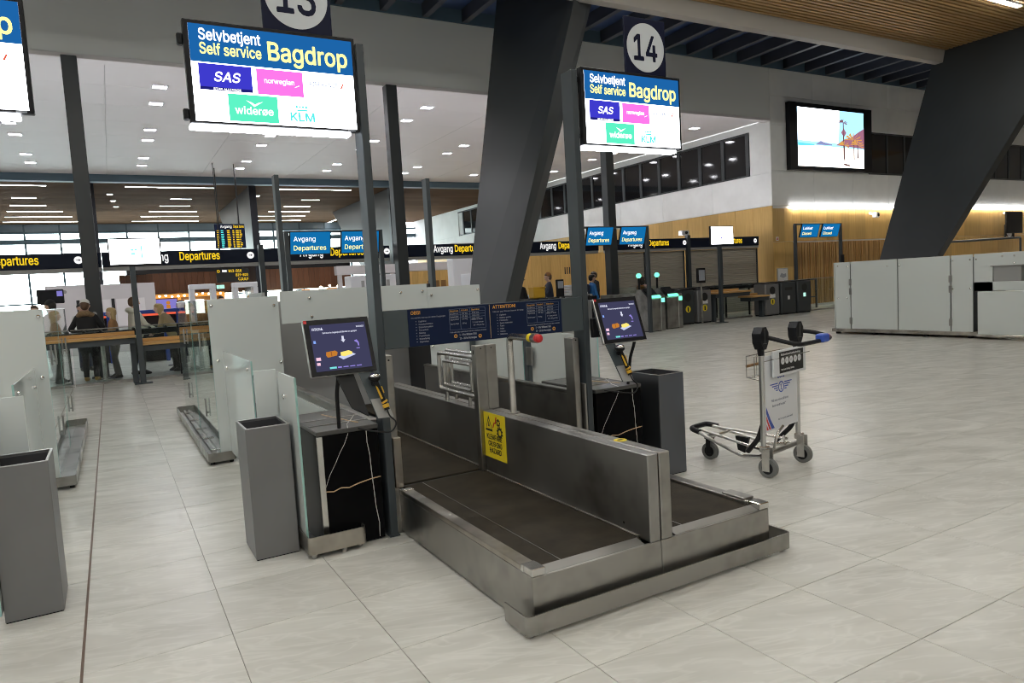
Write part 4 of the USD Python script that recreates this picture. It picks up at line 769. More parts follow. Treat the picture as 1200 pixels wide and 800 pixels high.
overhead(3.043,3.977,'14','smaller overhead bag drop display with a full number plate, before the leaning column',-1)
overhead(-1.165,-.231,'12','overhead display partly cut off above the first waste bin',-1)
pp=thing('lane_post','dark steel post carrying the overhead display above the first waste bin','post'); obj('shaft', box(-1.235,-1.187,4.19,4.325,0,3.02,.003),'post_paint',pp); obj('base_plate', box(-1.245,-1.177,4.184,4.33,0,.012,.002),'post_paint',pp)

# ---------------------------------------------------------------- pedestals, touch screens, scanners, bins
def pedestal(x0,x1,label,left):
    y0,y1,z=4.2,4.95,.73
    p=thing('pedestal', label, 'pedestal')
    obj('body', box(x0,x1,y0,y1,.012,z-.03,.003),'marble',p); obj('plinth', box(x0+.02,x1-.02,y0+.02,y1-.02,0,.012,0),'black_plastic',p)
    t=obj('top', box(x0-.003,x1+.003,y0-.003,y1,z-.028,z,.004),'stone_top',p)
    obj('steel_strip', box(x0,x1,y0+.20,y0+.215,z,z+.004,.001),'steel',t); obj('steel_strip', box(x0,x1,y0+.40,y0+.41,z,z+.004,.001),'steel',t)
    obj('corner_strip', box(x0-.004,x0+.03,y0-.004,y0+.01,.1,z-.03,.002),'steel_bright',p) if left else None
    y=y0-.0008; W=x1-x0
    def vein(pts,m,wd): 
        m3=[]
        for (a,b),(c,d) in zip(pts,pts[1:]):
            dx,dz=c-a,d-b; l=math.hypot(dx,dz); nx,nz=-dz/l*wd,dx/l*wd
            m3.append(poly([(a-nx,b-nz),(c-nx,d-nz),(c+nx,d+nz),(a+nx,b+nz)],y,.0006))
        return cat_(m3)
    r=random.Random(3)
    V=lambda pts:[(x0+W*u+r.uniform(-.004,.004),z*v) for u,v in pts]
    obj('gold_vein', vein(V([(.06,.50),(.2,.49),(.32,.51),(.45,.50),(.6,.52),(.72,.53),(.85,.54),(.99,.545)]),'gold_vein',.0035),'gold_vein',p)
    obj('white_vein', vein(V([(.08,.53),(.16,.63),(.26,.73),(.34,.80),(.42,.87),(.5,.955)]),'white_vein',.0016),'white_vein',p)
    obj('white_vein', vein(V([(.80,.955),(.81,.86),(.83,.75),(.835,.6),(.86,.45),(.87,.3),(.91,.15),(.915,.03)]),'white_vein',.0024),'white_vein',p)
    yt=lambda pts,wd: tube([(x0+W*u,y0+v,z+.0008) for u,v in pts],wd,6)
    obj('gold_vein', yt([(.5,.6),(.6,.42),(.72,.2),(.78,.13)],.004),'gold_vein',p); obj('white_vein', yt([(.5,.0),(.6,.14),(.75,.25),(.95,.42)],.002),'white_vein',p)
pedestal(1.0,1.375,'black veined marble pedestal under the touch screen of lane thirteen',True)
pedestal(3.045,3.47,'black veined marble pedestal beside the tall dark bin of lane fourteen',False)

def kiosk(x0,label_s,label_h,label_g,ox):
    top=np.array((x0,4.15,1.40)); bot=np.array((x0,4.035,1.078)); uy=(top-bot); H=np.linalg.norm(uy); uy/=H; ux=np.array((1,0,0)); n=np.cross(ux,uy); W=.39; O=bot
    s=thing('touch_screen', label_s, 'touch screen')
    PL=lambda m: place(m,O,ux,uy)
    obj('case', PL(box(0,W,0,H,-.035,-.003,.006)),'alu',s); obj('bezel', PL(box(.004,W-.002,.002,H-.002,-.006,0,.002)),'black_plastic',s)
    a,b,c,d=.034,W-.026,.028,H-.034
    q=obj('screen', PL(box(a,b,c,d,0,.0008,0)),'ui_bg',s)
    w,h=b-a,d-c; X=lambda u:a+w*u; Y=lambda v:c+h*v
    R=lambda u0,u1,v0,v1,t=.0014: PL(box(X(u0),X(u1),Y(v0),Y(v1),.0006,t,0))
    def Pg(pts,t=.0014): return PL(prism([(X(u),Y(v)) for u,v in pts],'z',.0006,t))
    def Tx(sx,u,v,ww,hh): m=text(sx,ww*w,hh*h,True,.0008); m.apply_translation((X(u),Y(v),.0006)); return PL(m)
    obj('white_lettering',[Tx('AVINOR',.03,.88,.15,.055),Pg([(.18,.88),(.23,.88),(.205,.945)]),Tx('BAGGASJE',.83,.89,.14,.035),Tx('Sett kun én bagasje på båndet om gangen',.21,.80,.62,.032)],'ui_white',q)
    obj('arrow',Pg([(.535,.72),(.575,.72),(.575,.64),(.595,.64),(.555,.58),(.515,.64),(.535,.64)]),'ui_white',q)
    obj('figure',[Pg([(.75,.60),(.80,.62),(.83,.55),(.83,.48),(.81,.48),(.80,.55),(.76,.58)]),R(.77,.83,.42,.44)],'ui_lilac',q)
    obj('conveyor_picture',[Pg([(.21,.33),(.235,.28),(.40,.31),(.42,.38),(.38,.42),(.22,.40)])],'ui_orange',q); obj('conveyor_shade',[R(.30,.315,.30,.40,.0018)],'ui_orange_dark',q)
    obj('tray_picture',Pg([(.42,.28),(.50,.21),(.74,.30),(.65,.36)]),'ui_tray',q); obj('case_picture',Pg([(.47,.30),(.53,.275),(.68,.315),(.68,.36),(.62,.40),(.47,.37)],.002),'ui_yellow',q)
    obj('blue_tile',R(.03,.07,.60,.66),'ui_blue',q); obj('pink_tile',[R(.03,.11,.23,.30),R(.03,.09,.13,.19)],'ui_pink',q); obj('teal_tile',R(.24,.36,.035,.075),'ui_teal',q); obj('step_tile',R(.38,.45,.04,.07),'ui_lilac',q); obj('step_lettering',[R(.48+.12*k,.57+.12*k,.045,.065) for k in range(3)],'ui_lilac',q)
    obj('red_sticker', PL(box(.004,.022,H-.022,H-.005,0,.001,0)),'red',s)
    # holder plate and leg
    hd=thing('scanner_holder', label_h, 'holder')
    P2=lambda m,o: place(m,o,ux,uy)
    o=bot+np.array((ox,0.012,0))
    obj('plate', P2(prism([(-.02,.10),(.06,.10),(.165,-.29),(.07,-.285)],'z',-.012,-.004),o),'board_grey',hd); obj('lower_plate', P2(box(.05,.16,-.29,-.18,-.003,.0,.002),o) if False else P2(prism([(.045,-.17),(.135,-.17),(.166,-.292),(.07,-.288)],'z',-.0035,.0),o),'tunnel_grey',hd)
    if ox>.1: obj('back_bracket', P2(prism([(-.14,.06),(-.03,.06),(.03,-.26),(-.06,-.2)],'z',-.05,-.03),o),'rubber',hd)
    lx=x0+ox-.10 if ox>.1 else x0+.33
    obj('leg', tube([(lx,4.085,1.13),(lx-.002,4.12,1.03),(lx-.005,4.16,.95),(lx+.01,4.22,.735)],.012,10,.04),'black_plastic',hd,smooth=40)
    obj('rear_arm', box(x0+.33,x0+.40,4.155,4.185,1.12,1.26,.004) if ox>.1 else box(x0-.012,x0+.07,4.155,4.185,1.12,1.26,.004),'black_plastic',hd)
    # hand scanner resting on the plate
    g=thing('hand_scanner', label_g, 'scanner')
    def at(u,v,t): return bot+np.array((ox,0.012,0))+ux*u+uy*v+n*t
    hp=at(.075,-.055,.05)
    obj('head', [ball(hp,.034,3,(1.05,1.1,.72)),cyl(hp-uy*.0+n*.0,hp-n*.03-uy*.035,.024,16,.018)],'black_plastic',g,smooth=40); obj('head_shell', ball(hp+np.array((0,-.002,.009)),.0325,3,(1.03,1.06,.62)),'chrome',g,smooth=True)
    obj('grip', tube([hp-uy*.02,at(.092,-.12,.04),at(.108,-.18,.032),at(.118,-.222,.028)],.0155,12,.03),'black_plastic',g,smooth=40)
    obj('yellow_stripe', tube([at(.078,-.10,.05),at(.09,-.15,.045),at(.1,-.185,.042)],.007,8,.02),'yellow_dim',g,smooth=40); obj('yellow_stripe', tube([at(.108,-.11,.048),at(.118,-.15,.04)],.004,8),'yellow_dim',g,smooth=40)
    obj('yellow_band', cyl(at(.113,-.195,.031),at(.118,-.205,.03),.0195,16),'yellow_dim',g,smooth=40); obj('base_cap', cyl(at(.118,-.215,.029),at(.122,-.236,.027),.019,16),'yellow_dim',g,smooth=40); obj('foot', cyl(at(.122,-.236,.027),at(.124,-.25,.026),.016,16),'black_plastic',g,smooth=40)
    obj('cable', tube([at(.124,-.25,.026),at(.13,-.29,.03),at(.17,-.33,.03),at(.13,-.385,.02),at(.03,-.355,-.02),at(-.02,-.31,-.12)],.0045,8,.05),'black_plastic',g,smooth=40)
kiosk(.957,'tilted touch screen with a dark blue page above the lane thirteen pedestal','dark angled scanner holder under the lane thirteen touch screen','black and yellow hand scanner hanging by the lane thirteen post',.275)
kiosk(3.025,'tilted touch screen with a dark blue page above the lane fourteen pedestal','dark angled scanner holder under the lane fourteen touch screen','black and yellow hand scanner hanging by the lane fourteen post',.015)

def bin_(x0,y0,label,m_='bin_paint'):
    b=thing('waste_bin', label, 'bin', (x0,y0,0)); w,d,z,t=.25,.36,.786,.008
    for m in (box(0,w,0,t,.006,z,.002),box(0,w,d-t,d,.006,z,.002),box(0,t,t,d-t,.006,z,.002),box(w-t,w,t,d-t,.006,z,.002)): obj('panel', m,m_,b)
    obj('inner_liner', [box(t,w-t,t,t+.003,.3,z-.012,0),box(t,w-t,d-t-.003,d-t,.3,z-.012,0),box(t,t+.003,t,d-t,.3,z-.012,0),box(w-t-.003,w-t,t,d-t,.3,z-.012,0)],'bin_inside',b)
    r=.012; obj('rim', [box(0,w,0,r,z,z+.004,.001),box(0,w,d-r,d,z,z+.004,.001),box(0,r,r,d-r,z,z+.004,.001),box(w-r,w,r,d-r,z,z+.004,.001)],'alu',b)
    obj('base', box(.003,w-.003,.003,d-.003,0,.02,0),'black_plastic',b); obj('liner_bag', box(.02,w-.02,.02,d-.02,.50,.52,.004),'rubber',b)
bin_(.62,4.315,'tall grey metal waste bin beside the marble pedestal of lane thirteen')
bin_(-.59,4.245,'tall grey metal waste bin cut by the frame edge under the display')
bin_(3.563,4.1,'tall dark metal waste bin beside the marble pedestal of lane fourteen','bin_dark')

# ---------------------------------------------------------------- frosted glass booths
def stud(g,x,y,z,ax):
    n=np.array({'y':(0,-1,0),'x':(-1,0,0),'X':(1,0,0)}[ax],float); p=np.array((x,y,z),float)
    return obj('stud', [cyl(p,p+n*.012,.016,14),ball(p+n*.012,.016,1,tuple(.6 if abs(v)>0 else 1 for v in n))],'chrome',g,smooth=40)
def xpanel(g,x0,x1,y,z0,z1,name='panel',studs=()):
    p=obj(name, box(x0,x1,y,y+.012,z0,z1,.002),'frosted',g)
    for a,b in studs: stud(g,a,y,b,'y')
def ypanel(g,x,y0,y1,z0,z1,name='panel',edge=True,studs=(),face='x'):
    obj(name, box(x-.006,x+.006,y0+(.004 if edge else 0),y1,z0,z1,.002),'frosted',g)
    if edge: obj('glass_edge', box(x-.0062,x+.0062,y0,y0+.004,z0,z1,.001),'frost_edge',g)
    for a,b in studs: stud(g,x+(-.006 if face=='x' else .006),a,b,face)
def tray_y(x0,x1,y0,y1,label):
    from shapely.geometry import box as sb
    t=thing('side_tray', label, 'bumper'); o=sb(x0+.03,y0+.03,x1-.03,y1-.03).buffer(.03); i=o.buffer(-.008)
    def ex(g_,a,b): m=trimesh.creation.extrude_polygon(g_,b-a,engine='earcut'); m.apply_translation((0,0,a)); return m
    obj('rim', ex(o.difference(i),.03,.115),'steel',t,smooth=30); obj('floor_plate', ex(i,.03,.036),'steel_dark',t); obj('cable_rail', box((x0*.7+x1*.3),(x0*.7+x1*.3)+.03,y0+.1,y1-.1,.036,.07,.004),'steel',t)
    k=y0+.35
    while k<y1-.2: obj('clamp', box((x0*.7+x1*.3)-.01,(x0*.7+x1*.3)+.045,k,k+.06,.07,.085,.004),'steel_bright',t); k+=.7
    for y in (y0+.06,y1-.06):
        for x in (x0+.04,x1-.04): obj('foot', cyl((x,y,0),(x,y,.03),.02,10),'black_plastic',t)
def booth(mx,sgn,side_label,parts):
    """one half of a bag drop booth; mx maps the offset from the aisle side to x"""
    X=lambda v: mx+sgn*v
    def XP(a,b): return (min(X(a),X(b)),max(X(a),X(b)))
    g=thing('frosted_booth', side_label, 'booth')
    f='x' if sgn>0 else 'X'
    a,b=XP(0,.645); xpanel(g,a,b,7.2,.055,1.56,'front_panel',[(X(.03),1.5),(X(.6),1.47),(X(.05),.98),(X(.62),.91),(X(.05),.09)])
    if 'side' in parts:
        for y0,y1 in ((7.22,8.98),(9.0,10.75)):
            obj('side_panel', box(*XP(0,.012),y0,y1,.06,1.56,.002),'barrier_glass',g); obj('glass_edge', box(*XP(-.001,.013),y0,y0+.004,.06,1.56,.001),'frost_edge',g)
            for z in (1.16,.48): obj('door_handle', box(*XP(-.025,-.01),y0+.75,y0+.79,z-.13,z+.06,.004),'steel_dark',g); obj('handle_foot', box(*XP(-.012,0),y0+.76,y0+.78,z-.1,z-.08,.002),'steel_dark',g)
    w=X(.1)
    if 'far' in parts:
        ypanel(g,w,6.12,7.18,.10,1.07,'wing_panel',True,[(6.9,.93)],f); ypanel(g,w,4.86,5.95,.06,1.07,'wing_panel',True,[],f)
        obj('hinge_post', box(w-.025,w+.025,6.0,6.08,.0,.98,.004),'board_grey',g); obj('hinge_plate', box(w-.06,w-.03,5.88,5.98,.74,.92,.004),'steel_dark',g)
    else:
        ypanel(g,w,5.66,7.18,.10,1.07,'wing_panel',True,[(5.78,1.0),(6.9,.93),(5.78,.35)],f)
        ypanel(g,w,4.2,4.68,.06,1.07,'wing_panel',True,[(4.47,.93)],f)
        a,b=XP(-.045,.09); xpanel(g,a,b,4.70,.06,1.085,'wing_return')
        obj('hinge_post', box(w-.025,w+.025,5.42,5.5,.0,.98,.004),'board_grey',g); obj('hinge_plate', box(w-.035,w+.035,5.36,5.42,.78,.95,.004),'steel_dark',g)
    if 'far' in parts: a,b=XP(.14,.18); obj('hinge_post', box(a,b,7.1,7.18,0,1.2,.004),'board_grey',g)
    return g
booth(.80,1,'frosted glass booth with wing panels beside the lane thirteen pedestal',('side',))
booth(-.50,-1,'frosted glass booth with wing panels beside the first waste bin',('side',))
booth(3.672,-1,'frosted glass booth with wing panels behind the pedestal of lane fourteen',('side','far'))
tray_y(.68,.93,7.14,10.8,'long low steel bumper tray along the booth of lane thirteen')
tray_y(-.63,-.38,7.14,10.8,'long low steel bumper tray along the booth by the first bin')
def upper():
    t=thing('tunnel_hood','white frosted hood panels and grey walls over the conveyor mouth','hood')
    xpanel(t,1.465,3.026,7.2,1.28,1.6,'hood_panel',[(1.75,1.52),(1.76,1.33),(2.72,1.52),(2.97,1.52)])
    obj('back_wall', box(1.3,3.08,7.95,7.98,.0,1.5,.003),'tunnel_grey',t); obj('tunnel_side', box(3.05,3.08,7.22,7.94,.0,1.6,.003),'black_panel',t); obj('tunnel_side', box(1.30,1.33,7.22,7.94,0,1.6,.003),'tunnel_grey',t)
upper()

# booth at the right
def right_booth():
    g=thing('frosted_booth','long grey white frosted booth with hinged doors beneath the right leaning column','booth'); x=14.3
    def pn(y0,y1,z0,z1,name='panel'): return obj(name, box(x,x+.02,y0+.006,y1-.006,z0,z1,.003),'frosted',g)
    pn(9.98,10.36,.12,1.6); pn(8.90,9.97,.12,1.6,'door_panel'); pn(7.83,8.89,.12,1.6,'door_panel'); pn(7.41,7.82,.12,1.6); pn(5.0,7.40,1.36,1.6); pn(7.06,7.40,.9,1.36); pn(5.0,7.40,.9,1.07)
    obj('lower_panel', box(x-.1,x-.085,4.2,7.28,.09,.9,.003),'frosted',g)
    obj('slot_back', box(x+.25,x+.27,5.0,7.1,1.0,1.42,0),'black_panel',g); obj('slot_side', box(x+.02,x+.25,6.6,7.06,1.07,1.36,0),'tunnel_grey',g)
    obj('end_panel', box(x,x+1.2,10.37,10.39,.12,1.6,.003),'frosted',g); obj('core', box(x+.03,x+1.2,7.42,10.36,.05,1.55,0),'board_grey',g)
    obj('plinth', box(x-.06,x+1.25,7.3,10.42,.05,.12,.006),'steel_warm',g); obj('plinth', box(x-.14,x+.3,4.0,7.28,.04,.085,.006),'steel_warm',g)
    for y in (10.3,9.4,8.3,7.45,6,4.3): obj('foot', box(x,x+.1,y,y+.06,0,.05,.003),'black_plastic',g)
    for y in (9.975,7.825):
        for z in (1.15,.95,.3): obj('hinge', box(x-.02,x,y-.03,y+.03,z-.07,z+.07,.004),'steel_dark',g)
    for y,z in ((10.28,1.52),(10.03,1.5),(10.28,.8),(10.05,.8),(9.12,1.46),(8.85,1.46),(7.78,1.5),(7.46,1.5),(7.78,.95),(7.46,.95),(7.35,1.5),(6.9,1.53),(6.7,1.53),(6.7,1.4),(7.2,.84)): stud(g,x,y,z,'x')
    obj('opening_lip', box(x-.02,x,5.0,7.1,1.35,1.37,.003),'steel_dark',g)
right_booth()

# ---------------------------------------------------------------- luggage trolley
def trolley():
    a=math.degrees(math.atan2(.21,.978)); t=thing('luggage_trolley','steel luggage trolley with black hexagon grips and a white advert panel','trolley',(4.395,3.675,0),a)
    h=.27; M='steel_bright'
    def wheel(x,y,r,cast):
        w=obj('wheel', None or cyl((x-.018,y,r),(x+.018,y,r),r,28),'tyre',t,smooth=40); obj('hub', cyl((x-.021,y,r),(x+.021,y,r),r*.62,20),'black_plastic',w,smooth=40); obj('axle', cyl((x-.03,y,r),(x+.03,y,r),.012,10),M,w)
    for s in (-1,1):
        wheel(s*h+.0,-.035,.072,0)
        obj('rear_fork', [box(s*h-.034,s*h-.026,-.06,.0,.05,.22,.004),box(s*h+.026,s*h+.034,-.06,.0,.05,.22,.004),box(s*h-.034,s*h+.034,-.035,.02,.19,.235,.006)],M,t)
        p=obj('upright', cyl((s*h,0,.2),(s*h,0,.96),.019,16),'alu',t,smooth=40)
        hx=[(-.02,.0),(.02,.0),(.055,.055),(.058,.12),(.025,.165),(-.025,.165),(-.058,.12),(-.055,.055)]
        g=obj('grip_head', [prism([(s*h+u,.955+v) for u,v in hx],'y',-.035,.035), cyl((s*h,0,.91),(s*h,0,.965),.022,12,.028)],'black_plastic',t); obj('seam', [rect(s*h-.028,s*h+.028,-.035,.998,1.001,.001),rect(s*h-.002,s*h+.002,-.035,1.0,1.11,.001)],'tyre',g)
        obj('strut', tube([(s*h,0,.40),(s*h*.93,.05,.28),(s*h*.8,.16,.16)],.019,8,.03),'black_plastic',t,smooth=40)
        # base side bars running forward to the nose
        obj('base_rail', tube([(s*h,.02,.15),(s*h*.86,.2,.12),(s*.15,.58,.215),(s*.12,.70,.25)],.014,10,.06),M,t,smooth=40)
        obj('base_rail', tube([(s*h*.8,.06,.19),(s*.11,.54,.235),(s*.09,.66,.25)],.011,10,.06),M,t,smooth=40)
    obj('cross_bar', cyl((-h,.02,.15),(h,.02,.15),.02,14),'steel',t,smooth=40); obj('cross_bar', cyl((-.15,.54,.21),(.15,.54,.21),.012,10),M,t,smooth=40)
    obj('nose_bumper', tube([(-.14,.64,.24),(-.12,.74,.255),(.12,.74,.255),(.14,.64,.24)],.022,10,.05),'black_plastic',t,smooth=40)
    wheel(-.05,.60,.07,1); obj('front_fork', [box(-.085,-.077,.58,.62,.05,.2,.004),box(-.023,-.015,.58,.62,.05,.2,.004),box(-.085,-.015,.575,.635,.17,.2,.005)],'black_plastic',t)
    obj('stopper', prism([(.30,.20),(.42,.20),(.40,.09),(.34,.07)],'x',.04,.07),'black_plastic',t)
    obj('brake_loop', tube([(-.12,.0,.17),(-.10,-.02,.30),(.0,-.015,.34)],.011,8,.04),M,t,smooth=40); obj('brake_loop', tube([(.10,.02,.16),(.12,.05,.24),(.16,.05,.2)],.008,8,.03),M,t,smooth=40)
    obj('handle_bar', tube([(-h+.05,-.005,1.045),(-h+.07,-.10,1.02),(-h+.10,-.24,.985),(h-.0,-.25,.985),(h+.105,-.23,.995),(h+.10,-.10,1.03),(h+.05,-.005,1.045)],.0165,12,.07),'black_plastic',t,smooth=40)
    cm=obj('coin_lock', box(h-.135,h-.03,-.285,-.215,.972,1.036,.012),'blue',t,label='blue coin lock with a red end'); obj('coin_slot', box(h-.032,h-.004,-.273,-.226,1.0,1.03,.006),'red',cm)
    # panels between the uprights
    b=obj('advert_panel', box(-h+.03,h-.022,-.012,-.006,.33,.90,.003),'white_plastic',t); y=-.0125
    obj('blue_curve', poly([(-h+.032,.52),(-h+.032,.47),(-h+.07,.40),(-h+.105,.345),(-h+.15,.345),(-h+.09,.42)],y,.001),'blue',b); obj('red_curve', poly([(-h+.032,.42),(-h+.07,.345),(-h+.095,.345),(-h+.06,.40),(-h+.032,.455)],y,.001),'red',b); obj('red_curve', poly([(-h+.032,.345),(-h+.06,.345),(-h+.032,.39)],y,.001),'red',b)
    e=obj('round_emblem', disc(-.005,y,.645,.043,.001,28,.034),'blue',b); obj('number', ftext('1',-.017,y,.622,w=.022,h=.046),'blue',b); obj('lettering', ftext('Bord',-.055,y,.715,w=.10,h=.05),'blue',b)
    wing=[]
    for s in (-1,1):
        for k in range(4):
            x1=-.005+s*.05; x2=-.005+s*(.165-.028*k); wing.append(rect(min(x1,x2),max(x1,x2),y,.672-.017*k,.680-.017*k,.001))
    obj('wing_mark', wing,'blue',b); obj('grey_lettering', [ftext('"Når man reiser på tur er',-.16,y,.545,w=.26,h=.018),ftext('livet verdt besøk"',-.145,y,.505,w=.2,h=.018),ftext('Kl. 11 og 12, annet nivå',-.06,y,.395,w=.22,h=.011)],'grey_print',b)
    q=obj('basket_sign', box(-.17,h+.065,-.045,-.028,.735,.93,.005),'white_plastic',t); y=-.0455
    obj('black_field', rect(-.085,h+.02,y+.0,.755,.915,.001),'ink',q)
    obj('white_icons', [disc(-.035+.065*k,y-.001,.845,.027,.001,16,.013) for k in range(5)]+[rect(-.042+.065*k,-.028+.065*k,y-.001,.833,.857,.001) for k in range(5)],'white_print',q); obj('white_lettering', [ftext('Maksimal belastning',-.06,y-.001,.886,w=.30,h=.016),ftext('Max load 180 kg / 350 lbs',-.06,y-.001,.775,w=.2,h=.012)],'white_print',q)
    r=.0035
    bx=[tube([(-h+.02,-.01,z),(-h+.0,.12,z),(h-.02,.12,z),(h-.02,-.01,z)],r,6) for z in (.90,.74)]+[tube([(x,.12,.90),(x,.12,.74),(x,.0,.72)],r,6) for x in (-.27,-.12,0,.12,.24)]+[tube([(-h+.01,.06,.90),(-h+.01,.06,.74)],r,6),tube([(-h-.02,-.04,.87),(h+.12,-.05,.875)],r,6)]
    obj('basket', bx,M,t); obj('basket_strap', box(-h+.0,.0,.112,.128,.815,.835,.003),'oak_dark',t)
trolley()

# ---------------------------------------------------------------- people
mat('skin', (.62,.40,.30), .5); mat('skin_light', (.72,.50,.40), .5); mat('hair_dark', (.02,.015,.012), .5); mat('hair_blond', (.50,.36,.17), .5); mat('hair_brown', (.12,.065,.035), .5)
mat('cloth_black', (.014,.014,.016), .8); mat('cloth_cream', (.66,.65,.56), .85); mat('cloth_tan', (.33,.17,.065), .7); mat('cloth_khaki', (.30,.235,.13), .85); mat('cloth_grey', (.14,.135,.13), .85); mat('cloth_navy', (.018,.025,.05), .8); mat('cloth_blue', (.03,.20,.55), .6); mat('cloth_pink', (.62,.45,.45), .8); mat('cloth_rust', (.30,.13,.04), .8); mat('cloth_white', (.72,.72,.70), .8); mat('fur', (.26,.17,.09), .95, vary=.4, scale=40, bump=.6, bscale=120); mat('boot_tan', (.48,.29,.07), .6); mat('shoe_dark', (.02,.02,.022), .5); mat('eye', (.02,.015,.01), .2); mat('lip', (.45,.16,.14), .5)
def sp(c, r, n=14):
    return Manifold.sphere(r, n).translate([float(v) for v in c])
def bone(a, ra, b, rb, n=14): return Manifold.batch_hull([sp(a,ra,n), sp(b,rb,n)])
def chain(js, n=14):
    return [bone(a,ra,b,rb,n) for (a,ra),(b,rb) in zip(js,js[1:])]
def union(ms): return Manifold.batch_boolean(ms, manifold3d.OpType.Add)
def soft(m, ref=.03, it=6):
    if ref: m = m.refine_to_length(ref)
    q = m.to_mesh(); t = trimesh.Trimesh(np.array(q.vert_properties[:,:3]), np.array(q.tri_verts), process=True)
    if it: trimesh.smoothing.filter_taubin(t, iterations=it)
    return t
def person(x, y, face, h, label, coat, trousers, shoes, hair, skin='skin', lean=0, arms=None, hat=None, long_hair=False, hood=None, coat_low=.80, bag=None, cap=False, turn=0, stance=0):
    """a standing figure facing +y before it is turned by 'face' degrees about z; 'arms' gives the wrist of each arm (x, y, z)"""
    k=h/1.75; t=thing('person', label, 'person', (x,y,0), face)
    V=lambda a,b,c: np.array((a*k,b*k,c*k))
    ld=lambda z: lean*max(0,(z-.95))                                        # forward lean of the trunk
    hip=V(0,0,.93); sh=1.41
    T=lambda a,b,c: V(a,b+ld(c),c-abs(lean)*max(0,c-.95)*.22)
    nk=T(0,.0,1.50); hc=T(0,.02+.05*abs(lean),1.635)
    body=[]; ct=[]; tr=[]; so=[]
    body+=chain([(T(0,.0,1.05),.10*k),(T(0,0,1.25),.10*k),(T(0,0,1.40),.075*k),(nk,.055*k),(hc-V(0,0,.06),.055*k)])
    # head: cranium, jaw, nose, ears
    ct_=math.radians(turn); fw=np.array((math.sin(ct_),math.cos(ct_),0)); rt=np.array((math.cos(ct_),-math.sin(ct_),0))
    H=lambda a,b,c: hc+k*(rt*a+fw*b)+V(0,0,c)
    head=[Manifold.batch_hull([sp(H(0,-.025,.02),.088*k,18),sp(H(0,.025,.015),.08*k,18),sp(H(0,.045,-.075),.04*k,14)])]
    head+=[Manifold.batch_hull([sp(H(0,.10,-.0),.008*k,8),sp(H(0,.118,-.028),.012*k,8),sp(H(0,.095,-.03),.016*k,8)])]
    for s in (-1,1): head.append(Manifold.batch_hull([sp(H(s*.086,-.01,.012),.014*k,8),sp(H(s*.084,-.008,-.02),.01*k,8)]))
    body+=head
    wr=arms or ((-.26,.12,.82),(.26,.12,.82))
    for s,w in zip((-1,1),wr):
        S=T(s*.165,0,sh-.02); W=V(*w); d=W-S; L=np.linalg.norm(d); up=.30*k; lo=.27*k
        if L>(up+lo)*.99: W=S+d/L*(up+lo)*.99; d=W-S; L=np.linalg.norm(d)
        a=(up*up-lo*lo+L*L)/(2*L); hh=math.sqrt(max(0,up*up-a*a)); u=d/L
        out=np.array((s*.6,-.5,-.6)); out-=u*(out@u); out/=np.linalg.norm(out); E=S+u*a+out*hh
        body+=chain([(S,.058*k),(E,.042*k),(W,.028*k)]); ct+=chain([(T(s*.07,0,1.415),.07*k),(S,.066*k),(E,.056*k),(W-(W-E)*.06,.045*k)])
        # hand: palm, four unequal bent fingers, thumb
        fd=(W-E)/np.linalg.norm(W-E); sd=np.cross(fd,[0,0,1]); sd=sd/(np.linalg.norm(sd) or 1); nd=np.cross(sd,fd)
        pc=W+fd*.075*k
        body.append(Manifold.batch_hull([sp(W,.024*k,8),sp(pc+sd*.03*k,.014*k,8),sp(pc-sd*.03*k,.014*k,8)]))
        for i,l in enumerate((.062,.072,.068,.052)):
            b0=pc+sd*(.03-.02*i)*k; b1=b0+fd*l*.55*k-nd*.006*k; b2=b1+fd*l*.4*k-nd*.022*k; body+=chain([(b0,.0095*k),(b1,.0088*k),(b2,.0078*k)],8)
        b0=W+fd*.02*k+sd*.022*k*(1); b1=b0+(fd*.6+sd*.8)*.04*k; body+=chain([(b0,.012*k),(b1,.0105*k),(b1+fd*.03*k,.009*k)],8)
        # leg and shoe
        st=stance*s; hp=V(s*.085,0,.92); kn=V(s*.095,.03+st*.5,.50); an=V(s*.10,-.02+st,.09)
        body+=chain([(hp,.08*k),(kn,.05*k),(an,.036*k)]); tr+=chain([(V(s*.085,0,.93),.105*k),(V(s*.09,.0,.78),.098*k),(kn,.068*k),(an+V(0,0,.02),.054*k)])
        so.append(Manifold.batch_hull([sp(an+V(0,-.03,-.045),.042*k,10),sp(an+V(0,.10,-.055),.034*k,10),sp(an+V(s*.012,.15,-.062),.026*k,10),sp(an+V(0,0,.01),.045*k,10)]).trim_by_plane([0,0,1],0.0))
    ct+=[Manifold.batch_hull([sp(V(-.09,0,coat_low+.1),.115*k),sp(V(.09,0,coat_low+.1),.115*k),sp(T(-.07,.0,1.08),.125*k),sp(T(.07,.0,1.08),.125*k)])]
    ct+=[Manifold.batch_hull([sp(T(-.07,.0,1.08),.125*k),sp(T(.07,.0,1.08),.125*k),sp(T(-.11,0,1.34),.09*k),sp(T(.11,0,1.34),.09*k),sp(T(0,-.01,1.45),.068*k)])]
    tr+=[Manifold.batch_hull([sp(V(-.08,0,.95),.105*k),sp(V(.08,0,.95),.105*k),sp(V(0,0,1.02),.11*k)])]
    obj('body', soft(union(body),.02,4), skin, t, smooth=True)
    obj('coat', soft(union(ct),.035,8), coat, t, smooth=True); obj('trousers', soft(union(tr),.04,8), trousers, t, smooth=True)
    for m in so: obj('shoe', soft(m,.03,3), shoes, t, smooth=True)
    for s in (-1,1): obj('eye', ball(H(s*.032,.092,.008),.0095*k,1), 'eye', t, smooth=True)
    obj('mouth', trimesh.convex.convex_hull(np.vstack([ball(H(s*.018,.088,-.062),.006*k,1).vertices for s in (-1,1)])), 'lip', t)
